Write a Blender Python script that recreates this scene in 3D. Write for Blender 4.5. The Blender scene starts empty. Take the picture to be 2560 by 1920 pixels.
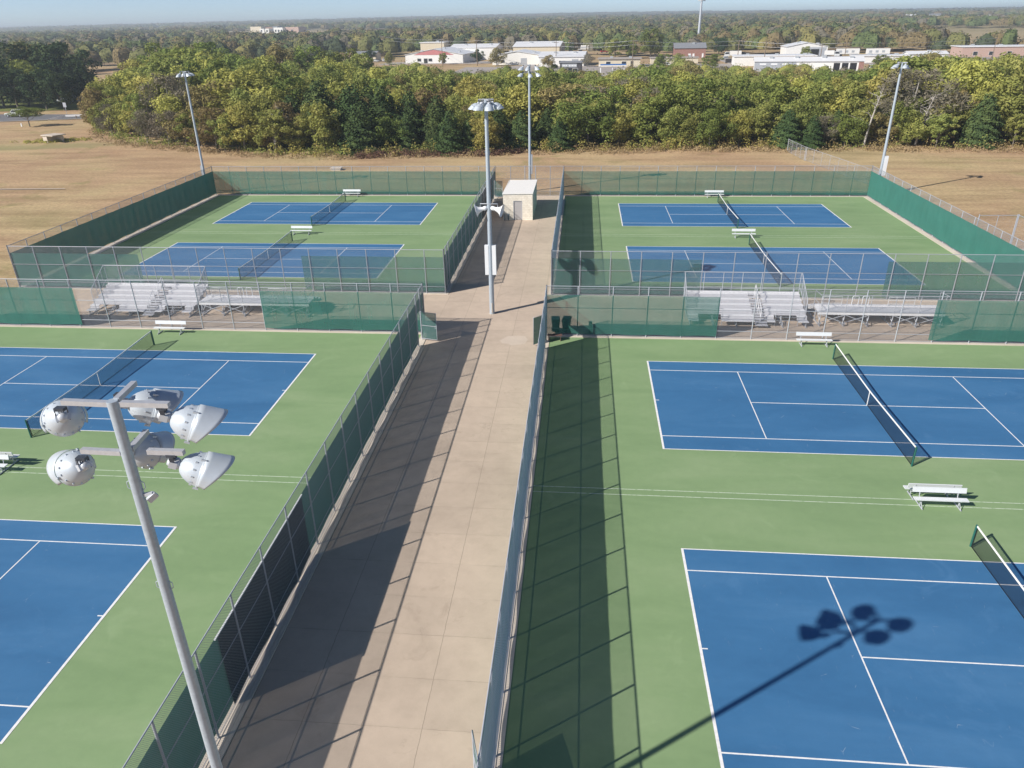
import bpy, math, random
import numpy as np
from mathutils import Vector, Matrix
rnd = random.Random(7)
C = bpy.context.scene.collection
rad = math.radians
SC = bpy.context.scene

# ------------------------------------------------------------------ helpers
class MB:
    def __init__(s): s.v=[]; s.f=[]; s.uv={}; s.sm=[]
    def add(s, vs, fs, smooth=False, uvs=None):
        b=len(s.v); s.v.extend([tuple(p) for p in vs])
        for k,f in enumerate(fs):
            if uvs: s.uv[len(s.f)]=uvs[k]
            s.f.append(tuple(b+i for i in f)); s.sm.append(smooth)
        return s
    def box(s, x0,x1,y0,y1,z0,z1):
        return s.add([(x0,y0,z0),(x1,y0,z0),(x1,y1,z0),(x0,y1,z0),(x0,y0,z1),(x1,y0,z1),(x1,y1,z1),(x0,y1,z1)],
          [(0,3,2,1),(4,5,6,7),(0,1,5,4),(1,2,6,5),(2,3,7,6),(3,0,4,7)])
    def obox(s, p0, p1, w, h, up=(0,0,1)):
        # bar of rectangular section from p0 to p1, w across, h along up
        p0=Vector(p0);p1=Vector(p1);d=(p1-p0).normalized();u=Vector(up);a=d.cross(u)
        if a.length<1e-4: a=d.cross(Vector((1,0,0)))
        a.normalize();u=a.cross(d).normalized();a*=w/2;u*=h/2
        vs=[p0-a-u,p0+a-u,p0+a+u,p0-a+u,p1-a-u,p1+a-u,p1+a+u,p1-a+u]
        return s.add(vs,[(0,3,2,1),(4,5,6,7),(0,1,5,4),(1,2,6,5),(2,3,7,6),(3,0,4,7)])
    def tube(s, pts, r, n=8, cap=True):
        pts=[Vector(p) for p in pts]; rs=r if isinstance(r,(list,tuple)) else [r]*len(pts)
        vs=[];fs=[]; prev=None
        for i,p in enumerate(pts):
            d=(pts[min(i+1,len(pts)-1)]-pts[max(i-1,0)]).normalized()
            if prev is None:
                a=d.cross(Vector((0,0,1)))
                if a.length<1e-3: a=Vector((1,0,0))
            else: a=prev-d*prev.dot(d)
            a.normalize(); prev=a; b=d.cross(a)
            for k in range(n):
                t=2*math.pi*k/n; vs.append(p+(a*math.cos(t)+b*math.sin(t))*rs[i])
        for i in range(len(pts)-1):
            for k in range(n):
                fs.append((i*n+k,i*n+(k+1)%n,(i+1)*n+(k+1)%n,(i+1)*n+k))
        s.add(vs,fs,True)
        if cap:
            s.add(vs[:n],[tuple(range(n))[::-1]]); s.add(vs[-n:],[tuple(range(n))])
        return s
    def lathe(s, o, d, prof, n=24, smooth=True, a0=0, a1=2*math.pi, ref=(0,0,1)):
        # profile [(along, radius)] revolved about axis d through o
        o=Vector(o); d=Vector(d).normalized(); rf=Vector(ref); a=(rf-d*rf.dot(d)).normalized(); b=d.cross(a)
        full=abs(a1-a0-2*math.pi)<1e-6; m=n if full else n+1
        vs=[];fs=[]
        for (t,r) in prof:
            for k in range(m):
                q=a0+(a1-a0)*k/n; vs.append(o+d*t+(a*math.cos(q)+b*math.sin(q))*r)
        for i in range(len(prof)-1):
            for k in range(n):
                k2=(k+1)%m; fs.append((i*m+k,i*m+k2,(i+1)*m+k2,(i+1)*m+k))
        return s.add(vs,fs,smooth)
    def build(s, name, mat, parent=None, loc=None):
        me=bpy.data.meshes.new(name); me.from_pydata([tuple(p) for p in s.v],[],s.f)
        if any(s.sm): me.polygons.foreach_set('use_smooth', s.sm)
        if s.uv:
            l=me.uv_layers.new(name='UVMap')
            for pi,uvs in s.uv.items():
                for li,uv in zip(me.polygons[pi].loop_indices,uvs): l.data[li].uv=uv
        if isinstance(mat,(list,tuple)):
            for m in mat: me.materials.append(m)
        else: me.materials.append(mat)
        me.update(); o=bpy.data.objects.new(name,me); C.objects.link(o)
        if parent: o.parent=parent
        if loc: o.location=loc
        return o
def tag(o,label=None,cat=None,group=None,kind=None):
    if label: o['label']=label
    if cat: o['category']=cat
    if group: o['group']=group
    if kind: o['kind']=kind
    return o
def empty(name,loc,label,cat,group=None,rz=0):
    o=bpy.data.objects.new(name,None); C.objects.link(o); o.location=loc; o.rotation_euler=(0,0,rz); o.empty_display_size=.3
    return tag(o,label,cat,group)
def kids(o): return list(o.children)
def copy_tree(o,parent=None):
    c=o.copy(); C.objects.link(c); c.parent=parent
    for ch in kids(o): copy_tree(ch,c)
    return c
def place(o,loc,rz=0,label=None,group=None,sc=None):
    o.location=loc; o.rotation_euler=(0,0,rz)
    if label: o['label']=label
    if group: o['group']=group
    if sc: o.scale=(sc,sc,sc) if not isinstance(sc,tuple) else sc
    return o

# ------------------------------------------------------------------ materials
def newmat(name):
    m=bpy.data.materials.new(name); m.use_nodes=True; nt=m.node_tree; nt.nodes.clear()
    return m,nt,nt.nodes,nt.links
def N(nodes,t,**k):
    n=nodes.new(t)
    for a,b in k.items():
        if hasattr(n,a): setattr(n,a,b)
    return n
def noise(nodes,links,co,scale,detail=4,rough=.55,dist=0):
    n=nodes.new('ShaderNodeTexNoise'); n.inputs['Scale'].default_value=scale; n.inputs['Detail'].default_value=detail
    n.inputs['Roughness'].default_value=rough; n.inputs['Distortion'].default_value=dist
    if co is not None: links.new(co,n.inputs['Vector'])
    return n.outputs['Fac']
def ramp(nodes,links,fac,stops):
    r=nodes.new('ShaderNodeValToRGB'); e=r.color_ramp.elements
    while len(e)<len(stops): e.new(.5)
    for i,(p,c) in enumerate(stops):
        e[i].position=p; e[i].color=(c[0],c[1],c[2],1) if not isinstance(c,(int,float)) else (c,c,c,1)
    links.new(fac,r.inputs['Fac']); return r.outputs['Color']
def mix(nodes,links,fac,a,b,mode='MIX'):
    m=nodes.new('ShaderNodeMix'); m.data_type='RGBA'; m.blend_type=mode
    def s(i,v):
        if isinstance(v,(tuple,list)): m.inputs[i].default_value=(v[0],v[1],v[2],1)
        elif isinstance(v,(int,float)): m.inputs[i].default_value=v if i==0 else (v,v,v,1)
        else: links.new(v,m.inputs[i])
    s(0,fac); s(6,a); s(7,b); return m.outputs[2]
def math_(nodes,links,op,a,b=None,c=None):
    m=nodes.new('ShaderNodeMath'); m.operation=op
    for i,v in enumerate((a,b,c)):
        if v is None: continue
        if isinstance(v,(int,float)): m.inputs[i].default_value=v
        else: links.new(v,m.inputs[i])
    return m.outputs[0]
def geo_pos(nodes): return nodes.new('ShaderNodeNewGeometry').outputs['Position']
def bsdf(nodes,links,col,rough=.8,metal=0,spec=.3,bump=None,bs=.1,bd=.02):
    b=nodes.new('ShaderNodeBsdfPrincipled')
    if isinstance(col,(tuple,list)): b.inputs['Base Color'].default_value=(col[0],col[1],col[2],1)
    else: links.new(col,b.inputs['Base Color'])
    if isinstance(rough,(int,float)): b.inputs['Roughness'].default_value=rough
    else: links.new(rough,b.inputs['Roughness'])
    b.inputs['Metallic'].default_value=metal; b.inputs['Specular IOR Level'].default_value=spec
    if bump is not None:
        n=nodes.new('ShaderNodeBump'); n.inputs['Strength'].default_value=bs; n.inputs['Distance'].default_value=bd
        links.new(bump,n.inputs['Height']); links.new(n.outputs[0],b.inputs['Normal'])
    return b.outputs[0]
def out(nodes,links,sh):
    o=nodes.new('ShaderNodeOutputMaterial'); links.new(sh,o.inputs['Surface'])
def simple(name,col,rough=.6,metal=0,spec=.4,var=.12,scale=3.0,obj=True):
    m,nt,n,l=newmat(name)
    tc=n.new('ShaderNodeTexCoord').outputs['Object'] if obj else geo_pos(n)
    f=noise(n,l,tc,scale,5)
    c=mix(n,l,f,tuple(x*(1-var) for x in col),tuple(min(1,x*(1+var)) for x in col))
    out(n,l,bsdf(n,l,c,rough,metal,spec)); return m
MAT={}
MAT['galv']=simple('galvanised_steel',(.42,.44,.48),.5,.15,.5,.18,9)
MAT['pole']=simple('galvanised_pole',(.42,.48,.54),.5,.25,.5,.22,14)
MAT['alu']=simple('aluminium_plank',(.74,.74,.76),.5,.10,.5,.08,4)
MAT['alu_shade']=simple('shade_toned_aluminium',(.50,.50,.53),.55,.1,.5,.12,4)  # darker plank copy, shade between the bleacher rows put into its colour
MAT['white_alu']=simple('white_aluminium',(.70,.72,.74),.45,.1,.5,.06,4)
MAT['lampwhite']=simple('white_enamel',(.50,.55,.60),.38,.15,.5,.12,6)
MAT['lampgrey']=simple('cast_ballast',(.55,.58,.62),.45,.3,.5,.12,8)
MAT['darkmetal']=simple('dark_bracket',(.07,.08,.10),.5,.4,.5,.2,8)
MAT['white_paint']=simple('white_box_paint',(.78,.79,.80),.5,0,.4,.05,2)
MAT['greenpost']=simple('green_net_post',(.02,.12,.10),.45,.1,.5,.2,6)
MAT['tape']=simple('white_tape',(.80,.79,.76),.8,0,.2,.05,4)
MAT['bin']=simple('dark_green_plastic',(.012,.035,.04),.45,0,.5,.2,4)
MAT['door']=simple('grey_door_paint',(.42,.40,.40),.5,0,.4,.05,2)
MAT['roofwhite']=simple('white_roof_membrane',(.78,.76,.72),.7,0,.2,.04,1.2)
MAT['black']=simple('black_rubber',(.015,.015,.017),.7,0,.3,.2,6)
MAT['redhandle']=simple('brown_steel',(.16,.09,.08),.6,.2,.3,.2,6)

def m_concrete(name,base,joint=None,x0=0,y0=0,px=1.93,py=1.955,stain=1.0):
    m,nt,n,l=newmat(name); p=geo_pos(n)
    a=noise(n,l,p,.16,5,.6,.4); b=noise(n,l,p,1.3,6,.65); g=noise(n,l,p,38,3,.7)
    c=ramp(n,l,a,[(.28,tuple(x*.84 for x in base)),(.52,base),(.75,tuple(x*1.07 for x in base))])
    c=mix(n,l,.35*stain,c,ramp(n,l,b,[(.3,(.70,.69,.68)),(.6,(1,1,1))]),'MULTIPLY')
    c=mix(n,l,.28,c,ramp(n,l,g,[(.3,(.72,.72,.72)),(.7,(1.0,1.0,1.0))]),'MULTIPLY')
    # scattered dark stains
    st=ramp(n,l,noise(n,l,p,.55,7,.7,.8),[(.60,(1,1,1)),(.72,(.80,.78,.77))])
    c=mix(n,l,.8*stain,c,st,'MULTIPLY')
    if joint:
        sx=n.new('ShaderNodeSeparateXYZ'); l.new(p,sx.inputs[0])
        wob=math_(n,l,'MULTIPLY',math_(n,l,'SUBTRACT',noise(n,l,p,3,2),.5),.03)
        def jt(v,o,per,w):
            q=math_(n,l,'ADD',math_(n,l,'DIVIDE',math_(n,l,'SUBTRACT',v,o),per),wob if w<.02 else 0.0)
            fr=math_(n,l,'FRACT',q); d=math_(n,l,'ABSOLUTE',math_(n,l,'SUBTRACT',fr,.5))
            return math_(n,l,'GREATER_THAN',d,.5-w/per)
        j1=jt(sx.outputs[0],x0,px,.011); j2=jt(sx.outputs[1],y0,py,.008)
        f1=math_(n,l,'MULTIPLY',j1,.62)
        f2=math_(n,l,'MULTIPLY',math_(n,l,'MULTIPLY',j2,.55),ramp(n,l,noise(n,l,p,.5,3),[(.42,0.15),(.6,1)]))
        f=math_(n,l,'MAXIMUM',f1,f2)
        cb=n.new('ShaderNodeCombineXYZ')
        l.new(math_(n,l,'FLOOR',math_(n,l,'DIVIDE',math_(n,l,'SUBTRACT',sx.outputs[0],x0),px)),cb.inputs[0]); l.new(math_(n,l,'FLOOR',math_(n,l,'DIVIDE',math_(n,l,'SUBTRACT',sx.outputs[1],y0),py)),cb.inputs[1])
        wn=n.new('ShaderNodeTexWhiteNoise'); wn.noise_dimensions='2D'; l.new(cb.outputs[0],wn.inputs['Vector'])
        c=mix(n,l,1.0,c,ramp(n,l,wn.outputs['Value'],[(0,(.945,.945,.95)),(1,(1.02,1.02,1.02))]),'MULTIPLY')
        vc=n.new('ShaderNodeTexVoronoi'); vc.feature='DISTANCE_TO_EDGE'; vc.inputs['Scale'].default_value=.33; ad=n.new('ShaderNodeVectorMath'); ad.operation='ADD'
        nz=n.new('ShaderNodeTexNoise'); nz.inputs['Scale'].default_value=1.6; nz.inputs['Detail'].default_value=5; l.new(p,nz.inputs['Vector']); l.new(p,ad.inputs[0]); l.new(nz.outputs['Color'],ad.inputs[1]); l.new(ad.outputs[0],vc.inputs['Vector'])
        ck=math_(n,l,'MULTIPLY',math_(n,l,'LESS_THAN',vc.outputs['Distance'],.0032),ramp(n,l,noise(n,l,p,.12,2),[(.56,0),(.62,.35)]))
        c=mix(n,l,ck,c,tuple(x*.4 for x in base))
        c=mix(n,l,f,c,tuple(x*.38 for x in base))
        # darker halo beside the cross joints
        q=math_(n,l,'ABSOLUTE',math_(n,l,'SUBTRACT',math_(n,l,'FRACT',math_(n,l,'DIVIDE',math_(n,l,'SUBTRACT',sx.outputs[1],y0),py)),.5))
        hal=math_(n,l,'MULTIPLY',math_(n,l,'POWER',math_(n,l,'MULTIPLY',q,2),14),ramp(n,l,noise(n,l,p,.9,4,.7),[(.45,0),(.7,.5)]))
        c=mix(n,l,hal,c,tuple(x*.62 for x in base))
    out(n,l,bsdf(n,l,c,.85,0,.25,g,.12,.01)); return m
MAT['walk']=m_concrete('walkway_concrete',(.560,.452,.356),True,-10.98,-9.62)
MAT['curb']=m_concrete('curb_concrete',(.64,.56,.47),None,stain=.8)
MAT['patch']=m_concrete('patch_concrete',(.60,.50,.41),None,stain=.4)
MAT['slab']=m_concrete('pad_concrete',(.50,.46,.41),None)
MAT['asphalt']=m_concrete('road_asphalt',(.17,.17,.18),None)

def m_court(name,c0,c1,c2,scr=.25):
    m,nt,n,l=newmat(name); p=geo_pos(n)
    mp=n.new('ShaderNodeMapping'); mp.inputs['Scale'].default_value=(.5,1.6,1); l.new(p,mp.inputs[0])
    a=noise(n,l,mp.outputs[0],.22,5,.6,.5); b=noise(n,l,p,2.2,6,.7,.3); g=noise(n,l,p,60,2,.8)
    c=ramp(n,l,a,[(.3,c0),(.5,c1),(.72,c2)])
    c=mix(n,l,.22,c,ramp(n,l,b,[(.35,(.82,.83,.84)),(.62,(1.03,1.03,1.03))]),'MULTIPLY')
    c=mix(n,l,.30,c,ramp(n,l,g,[(.3,(.72,.73,.74)),(.7,(1.06,1.06,1.06))]),'MULTIPLY')
    # pale dusty wear patches and fine scuffs
    w=ramp(n,l,noise(n,l,p,.42,6,.65,1.2),[(.60,0),(.78,.30)])
    c=mix(n,l,w,c,tuple(min(1,x*1.12+.04) for x in c2))
    v=n.new('ShaderNodeTexVoronoi'); v.feature='DISTANCE_TO_EDGE'; v.inputs['Scale'].default_value=1.3
    mp2=n.new('ShaderNodeMapping'); mp2.inputs['Scale'].default_value=(1.5,.45,1); mp2.inputs['Rotation'].default_value=(0,0,.5); l.new(p,mp2.inputs[0]); l.new(mp2.outputs[0],v.inputs['Vector'])
    e=math_(n,l,'LESS_THAN',v.outputs['Distance'],.007)
    sp=math_(n,l,'MULTIPLY',e,ramp(n,l,noise(n,l,p,1.7,3,.6),[(.60,0),(.68,scr)]))
    c=mix(n,l,sp,c,(.55,.62,.66))
    out(n,l,bsdf(n,l,c,.78,0,.28,g,.15,.004)); return m
MAT['green']=m_court('green_acrylic',(.192,.290,.138),(.226,.328,.160),(.268,.362,.190),.05)
MAT['blue']=m_court('blue_acrylic',(.037,.136,.285),(.046,.160,.325),(.066,.190,.362),.25)
def m_line():
    m,nt,n,l=newmat('white_court_paint'); p=geo_pos(n)
    c=ramp(n,l,noise(n,l,p,5,5,.7),[(.3,(.66,.66,.66)),(.55,(.82,.81,.80))])
    out(n,l,bsdf(n,l,c,.7,0,.25)); return m
MAT['line']=m_line()
def m_seam():
    m,nt,n,l=newmat('seam_line_paint'); p=geo_pos(n)
    c=ramp(n,l,noise(n,l,p,4,4,.7),[(.36,(.26,.38,.22)),(.5,(.50,.58,.45))])
    out(n,l,bsdf(n,l,c,.8,0,.2)); return m
MAT['seam']=m_seam()

def m_chain(name='chain_link_wire',s=.066,w=.042,col=(.25,.27,.31),lo=.34):
    m,nt,n,l=newmat(name); uv=n.new('ShaderNodeTexCoord').outputs['UV']
    sx=n.new('ShaderNodeSeparateXYZ'); l.new(uv,sx.inputs[0]); U,V=sx.outputs[0],sx.outputs[1]
    def wire(a):
        fr=math_(n,l,'FRACT',math_(n,l,'DIVIDE',a,s)); d=math_(n,l,'ABSOLUTE',math_(n,l,'SUBTRACT',fr,.5))
        return math_(n,l,'GREATER_THAN',d,thr)
    ge=n.new('ShaderNodeNewGeometry'); dt=n.new('ShaderNodeVectorMath'); dt.operation='DOT_PRODUCT'
    l.new(ge.outputs['Incoming'],dt.inputs[0]); l.new(ge.outputs['True Normal'],dt.inputs[1])
    thr=math_(n,l,'SUBTRACT',.5,math_(n,l,'DIVIDE',w,math_(n,l,'MAXIMUM',math_(n,l,'ABSOLUTE',dt.outputs['Value']),lo)))
    k=math_(n,l,'MAXIMUM',wire(math_(n,l,'ADD',U,V)),wire(math_(n,l,'SUBTRACT',U,V)))
    sh=bsdf(n,l,col,.55,.15,.5)
    t=n.new('ShaderNodeBsdfTransparent'); mx=n.new('ShaderNodeMixShader')
    l.new(k,mx.inputs[0]); l.new(t.outputs[0],mx.inputs[1]); l.new(sh,mx.inputs[2])
    out(n,l,mx.outputs[0]); return m
MAT['chain']=m_chain(); MAT['chain_lit']=m_chain('lit_chain_link_wire',w=.050,col=(.62,.68,.78),lo=.16); MAT['chain_thin']=m_chain('thin_chain_link_wire',w=.014,col=(.45,.46,.48))  # second wire is a lit copy, its brightness put into the colour
def m_cloth(name,col,tr,trl=.35,scale=.02):
    m,nt,n,l=newmat(name); tc=n.new('ShaderNodeTexCoord'); uv=tc.outputs['UV']
    f=noise(n,l,uv,.7,5,.6); 
    c=mix(n,l,f,tuple(x*.78 for x in col),tuple(x*1.2 for x in col))
    # vertical weave streaks
    mp=n.new('ShaderNodeMapping'); mp.inputs['Scale'].default_value=(9,.4,1); l.new(uv,mp.inputs[0])
    c=mix(n,l,.35,c,ramp(n,l,noise(n,l,mp.outputs[0],1,4,.7),[(.3,(.75,.75,.75)),(.7,(1.1,1.1,1.1))]),'MULTIPLY')
    d=bsdf(n,l,c,.8,0,.2)
    tl=n.new('ShaderNodeBsdfTranslucent'); l.new(c,tl.inputs[0])
    m1=n.new('ShaderNodeMixShader'); m1.inputs[0].default_value=trl; l.new(d,m1.inputs[1]); l.new(tl.outputs[0],m1.inputs[2])
    t=n.new('ShaderNodeBsdfTransparent'); m2=n.new('ShaderNodeMixShader')
    # thick knit mesh: gaps close up as it is crossed more obliquely
    ge=n.new('ShaderNodeNewGeometry'); dt=n.new('ShaderNodeVectorMath'); dt.operation='DOT_PRODUCT'
    l.new(ge.outputs['Incoming'],dt.inputs[0]); l.new(ge.outputs['True Normal'],dt.inputs[1])
    T=math_(n,l,'MULTIPLY',math_(n,l,'POWER',math_(n,l,'ABSOLUTE',dt.outputs['Value']),3.4),math_(n,l,'ADD',math_(n,l,'MULTIPLY',f,-.12),tr+.06))
    fac=math_(n,l,'SUBTRACT',1.0,T)
    l.new(fac,m2.inputs[0]); l.new(t.outputs[0],m2.inputs[1]); l.new(m1.outputs[0],m2.inputs[2])
    out(n,l,m2.outputs[0]); return m
MAT['screen']=m_cloth('green_windscreen_mesh',(.052,.190,.156),.45,.07)
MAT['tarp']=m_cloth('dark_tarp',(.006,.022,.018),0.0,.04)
def m_net():
    m,nt,n,l=newmat('net_cord'); uv=n.new('ShaderNodeTexCoord').outputs['UV']
    sx=n.new('ShaderNodeSeparateXYZ'); l.new(uv,sx.inputs[0])
    def w(a):
        fr=math_(n,l,'FRACT',math_(n,l,'DIVIDE',a,.045)); d=math_(n,l,'ABSOLUTE',math_(n,l,'SUBTRACT',fr,.5))
        return math_(n,l,'GREATER_THAN',d,.5-.11)
    k=math_(n,l,'MAXIMUM',w(sx.outputs[0]),w(sx.outputs[1]))
    sh=bsdf(n,l,(.01,.012,.02),.8); t=n.new('ShaderNodeBsdfTransparent'); mx=n.new('ShaderNodeMixShader')
    l.new(k,mx.inputs[0]); l.new(t.outputs[0],mx.inputs[1]); l.new(sh,mx.inputs[2]); out(n,l,mx.outputs[0]); return m
MAT['net']=m_net()

def m_leaf(name,c0,c1,c2,trl=.32,hue=.03,val=.35):
    m,nt,n,l=newmat(name)
    oi=n.new('ShaderNodeObjectInfo'); tc=n.new('ShaderNodeTexCoord').outputs['Object']
    add=n.new('ShaderNodeVectorMath'); add.operation='ADD'; sc=n.new('ShaderNodeVectorMath'); sc.operation='SCALE'
    l.new(oi.outputs['Location'],sc.inputs[0]); sc.inputs['Scale'].default_value=1.7
    l.new(tc,add.inputs[0]); l.new(sc.outputs[0],add.inputs[1])
    f=noise(n,l,add.outputs[0],.55,3,.6); g=noise(n,l,add.outputs[0],7,2,.8)
    c=ramp(n,l,f,[(.32,c0),(.5,c1),(.68,c2)])
    c=mix(n,l,.5,c,ramp(n,l,g,[(.3,(.6,.6,.6)),(.7,(1.35,1.35,1.3))]),'MULTIPLY')
    hs=n.new('ShaderNodeHueSaturation'); l.new(c,hs.inputs['Color'])
    l.new(math_(n,l,'ADD',math_(n,l,'MULTIPLY',math_(n,l,'SUBTRACT',oi.outputs['Random'],.5),hue),.5),hs.inputs['Hue'])
    r2=math_(n,l,'FRACT',math_(n,l,'MULTIPLY',oi.outputs['Random'],7.31))
    l.new(math_(n,l,'ADD',math_(n,l,'MULTIPLY',r2,val),1-val*.5),hs.inputs['Value'])
    c=hs.outputs[0]
    d=n.new('ShaderNodeBsdfDiffuse'); l.new(c,d.inputs[0]); t=n.new('ShaderNodeBsdfTranslucent'); l.new(c,t.inputs[0])
    mx=n.new('ShaderNodeMixShader'); mx.inputs[0].default_value=trl; l.new(d.outputs[0],mx.inputs[1]); l.new(t.outputs[0],mx.inputs[2])
    out(n,l,mx.outputs[0]); return m
LEAF={
 'olive':m_leaf('olive_leaves',(0.212,0.240,0.068),(0.297,0.319,0.093),(0.408,0.398,0.129)),
 'yellow':m_leaf('yellow_leaves',(0.289,0.289,0.080),(0.403,0.386,0.108),(0.524,0.482,0.146)),
 'green':m_leaf('green_leaves',(0.150,0.184,0.052),(0.208,0.251,0.068),(0.290,0.322,0.090)),
 'cedar':m_leaf('juniper_leaves',(0.041,0.068,0.028),(0.072,0.108,0.042),(0.118,0.158,0.055),.12),
 'rust':m_leaf('rusty_leaves',(0.217,0.185,0.083),(0.297,0.244,0.107),(0.383,0.311,0.133)),
 'grey':m_leaf('bare_twigs',(0.164,0.146,0.108),(0.222,0.196,0.144),(0.285,0.247,0.180),.1),
 'dark':m_leaf('dark_oak_leaves',(0.039,0.063,0.034),(0.060,0.093,0.043),(0.093,0.123,0.054),.15),
}
MAT['bark']=simple('grey_bark',(.20,.175,.15),.9,0,.1,.3,3)
MAT['palebark']=simple('pale_bark',(.40,.37,.33),.9,0,.1,.2,3)

def terrain_h(x,y):
    t=np.maximum(0,y-95.0); s=.0045-.0012*np.clip((x/np.maximum(y+33,1.)-.1)*1.6,0,1)
    h=s*np.minimum(t,7000)
    tt=x/np.maximum(y+33,1.); ex_=.0012+.0035*np.clip((tt+.8)/.7,0,1)-.0006*np.clip(tt/.5,0,1)
    h=h+ex_*np.clip(y-430,0,7000)
    h=h+np.where(y>900,(np.sin(x*.0013+1.2)*np.sin(y*.0011))*3.0*np.clip((y-900)/1500,0,1),0)
    h=h+np.clip((y-2600)/2500,0,1)*4.0*(np.sin(x*.0009+2.0)+.5)
    # drainage swale by the inlet box
    d=np.abs((y-105)-(x+108)*.22-0.0); h=h-.35*np.exp(-(d/3.0)**2)*np.clip((-x-85)/15,0,1)*np.clip((150-y)/20,0,1)
    return h
def th(x,y): return float(terrain_h(np.array([float(x)]),np.array([float(y)]))[0])
def m_ground():
    m,nt,n,l=newmat('dry_grass_ground'); p=geo_pos(n); sz=n.new('ShaderNodeSeparateXYZ'); l.new(p,sz.inputs[0])
    a=noise(n,l,p,.035,5,.6,.5)
    mp=n.new('ShaderNodeMapping'); mp.inputs['Scale'].default_value=(.25,1.3,1); mp.inputs['Rotation'].default_value=(0,0,.06); l.new(p,mp.inputs[0])
    b=noise(n,l,mp.outputs[0],.22,6,.65,.6); g=noise(n,l,p,2.4,6,.75); h=noise(n,l,p,9,4,.8)
    c=ramp(n,l,a,[(.30,(.400,.265,.175)),(.47,(.455,.320,.205)),(.60,(.475,.365,.220)),(.75,(.360,.305,.165))])
    c=mix(n,l,.8,c,ramp(n,l,b,[(.30,(.66,.62,.58)),(.5,(.98,.97,.95)),(.70,(1.22,1.22,1.16))]),'MULTIPLY')
    c=mix(n,l,.9,c,ramp(n,l,g,[(.34,(.74,.73,.69)),(.62,(1.14,1.13,1.08))]),'MULTIPLY')
    c=mix(n,l,.4,c,ramp(n,l,h,[(.3,(.65,.65,.6)),(.7,(1.2,1.2,1.15))]),'MULTIPLY')
    # greener weedy patches
    c=mix(n,l,ramp(n,l,noise(n,l,p,.11,5,.6,1),[(.57,0),(.70,.55)]),c,(.20,.20,.07))
    # greener drainage swale through the left field
    dd=math_(n,l,'ABSOLUTE',math_(n,l,'SUBTRACT',math_(n,l,'SUBTRACT',sz.outputs[1],105.0),math_(n,l,'MULTIPLY',math_(n,l,'ADD',sz.outputs[0],108.0),.22)))
    sw=math_(n,l,'MULTIPLY',ramp(n,l,math_(n,l,'DIVIDE',math_(n,l,'ADD',dd,math_(n,l,'MULTIPLY',noise(n,l,p,.2,4),4.0)),12.0),[(.25,.75),(.62,0)]),ramp(n,l,math_(n,l,'DIVIDE',math_(n,l,'ADD',sz.outputs[0],120.0),60.0),[(.3,1),(.6,0)]))
    c=mix(n,l,sw,c,(.27,.25,.12))
    # far country: patchwork of fields
    sx=n.new('ShaderNodeSeparateXYZ'); l.new(p,sx.inputs[0])
    far=ramp(n,l,math_(n,l,'DIVIDE',math_(n,l,'SUBTRACT',sx.outputs[1],300),500),[(0,0),(1,1)])
    v=n.new('ShaderNodeTexVoronoi'); v.inputs['Scale'].default_value=.0035; l.new(p,v.inputs['Vector'])
    fc=ramp(n,l,n.new('ShaderNodeSeparateColor').outputs[0],[(0,0),(1,1)])
    s2=n.new('ShaderNodeSeparateColor'); l.new(v.outputs['Color'],s2.inputs[0])
    fc=ramp(n,l,s2.outputs[0],[(.0,(.42,.35,.22)),(.3,(.24,.22,.11)),(.55,(.46,.37,.24)),(.8,(.20,.20,.09)),(1,(.38,.32,.20))])
    c=mix(n,l,math_(n,l,'MULTIPLY',far,.75),c,fc)
    out(n,l,bsdf(n,l,c,.95,0,.1,g,.4,.05)); return m
MAT['ground']=m_ground()
def m_brick(name,c1,c2,mort,sc=(1,1,1),bw=.4,rh=.2,ms=.012):
    m,nt,n,l=newmat(name); tc=n.new('ShaderNodeTexCoord').outputs['UV']
    b=n.new('ShaderNodeTexBrick'); l.new(tc,b.inputs['Vector']); b.inputs['Scale'].default_value=1
    b.inputs['Brick Width'].default_value=bw; b.inputs['Row Height'].default_value=rh; b.inputs['Mortar Size'].default_value=ms
    b.inputs['Color1'].default_value=(*c1,1); b.inputs['Color2'].default_value=(*c2,1); b.inputs['Mortar'].default_value=(*mort,1)
    f=noise(n,l,tc,3,5,.7); c=mix(n,l,.5,b.outputs['Color'],ramp(n,l,f,[(.3,(.75,.73,.7)),(.65,(1.1,1.1,1.1))]),'MULTIPLY')
    out(n,l,bsdf(n,l,c,.9,0,.2,b.outputs['Fac'],.25,.01)); return m
MAT['block']=m_brick('cream_split_block',(.84,.78,.68),(.74,.68,.58),(.62,.56,.48))
MAT['redbrick']=m_brick('red_brick',(.33,.15,.12),(.27,.12,.10),(.35,.28,.24),bw=.25,rh=.08,ms=.01)
MAT['pinkbrick']=m_brick('pale_pink_brick',(.50,.33,.27),(.44,.29,.24),(.48,.40,.35),bw=.25,rh=.08,ms=.01)
MAT['cream']=simple('cream_siding',(.62,.55,.42),.7,0,.2,.06,.4)
MAT['whitesiding']=simple('white_siding',(.74,.73,.70),.6,0,.3,.05,.4)
MAT['greysiding']=simple('grey_siding',(.36,.38,.41),.6,0,.3,.08,.4)
MAT['whiteroof2']=simple('white_metal_roof',(.80,.80,.80),.4,.1,.4,.04,.3)
MAT['greyroof']=simple('grey_shingle_roof',(.22,.23,.25),.9,0,.2,.15,2)
MAT['brownroof']=simple('brown_shingle_roof',(.26,.17,.13),.9,0,.2,.15,2)
MAT['darkfront']=simple('dark_shopfront',(.07,.065,.07),.5,0,.3,.2,1)
MAT['glass']=simple('dark_window_glass',(.03,.035,.045),.1,0,.6,.2,1)
MAT['pinkpaint']=simple('pink_gable_paint',(.50,.20,.20),.7,0,.2,.1,1)
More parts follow.
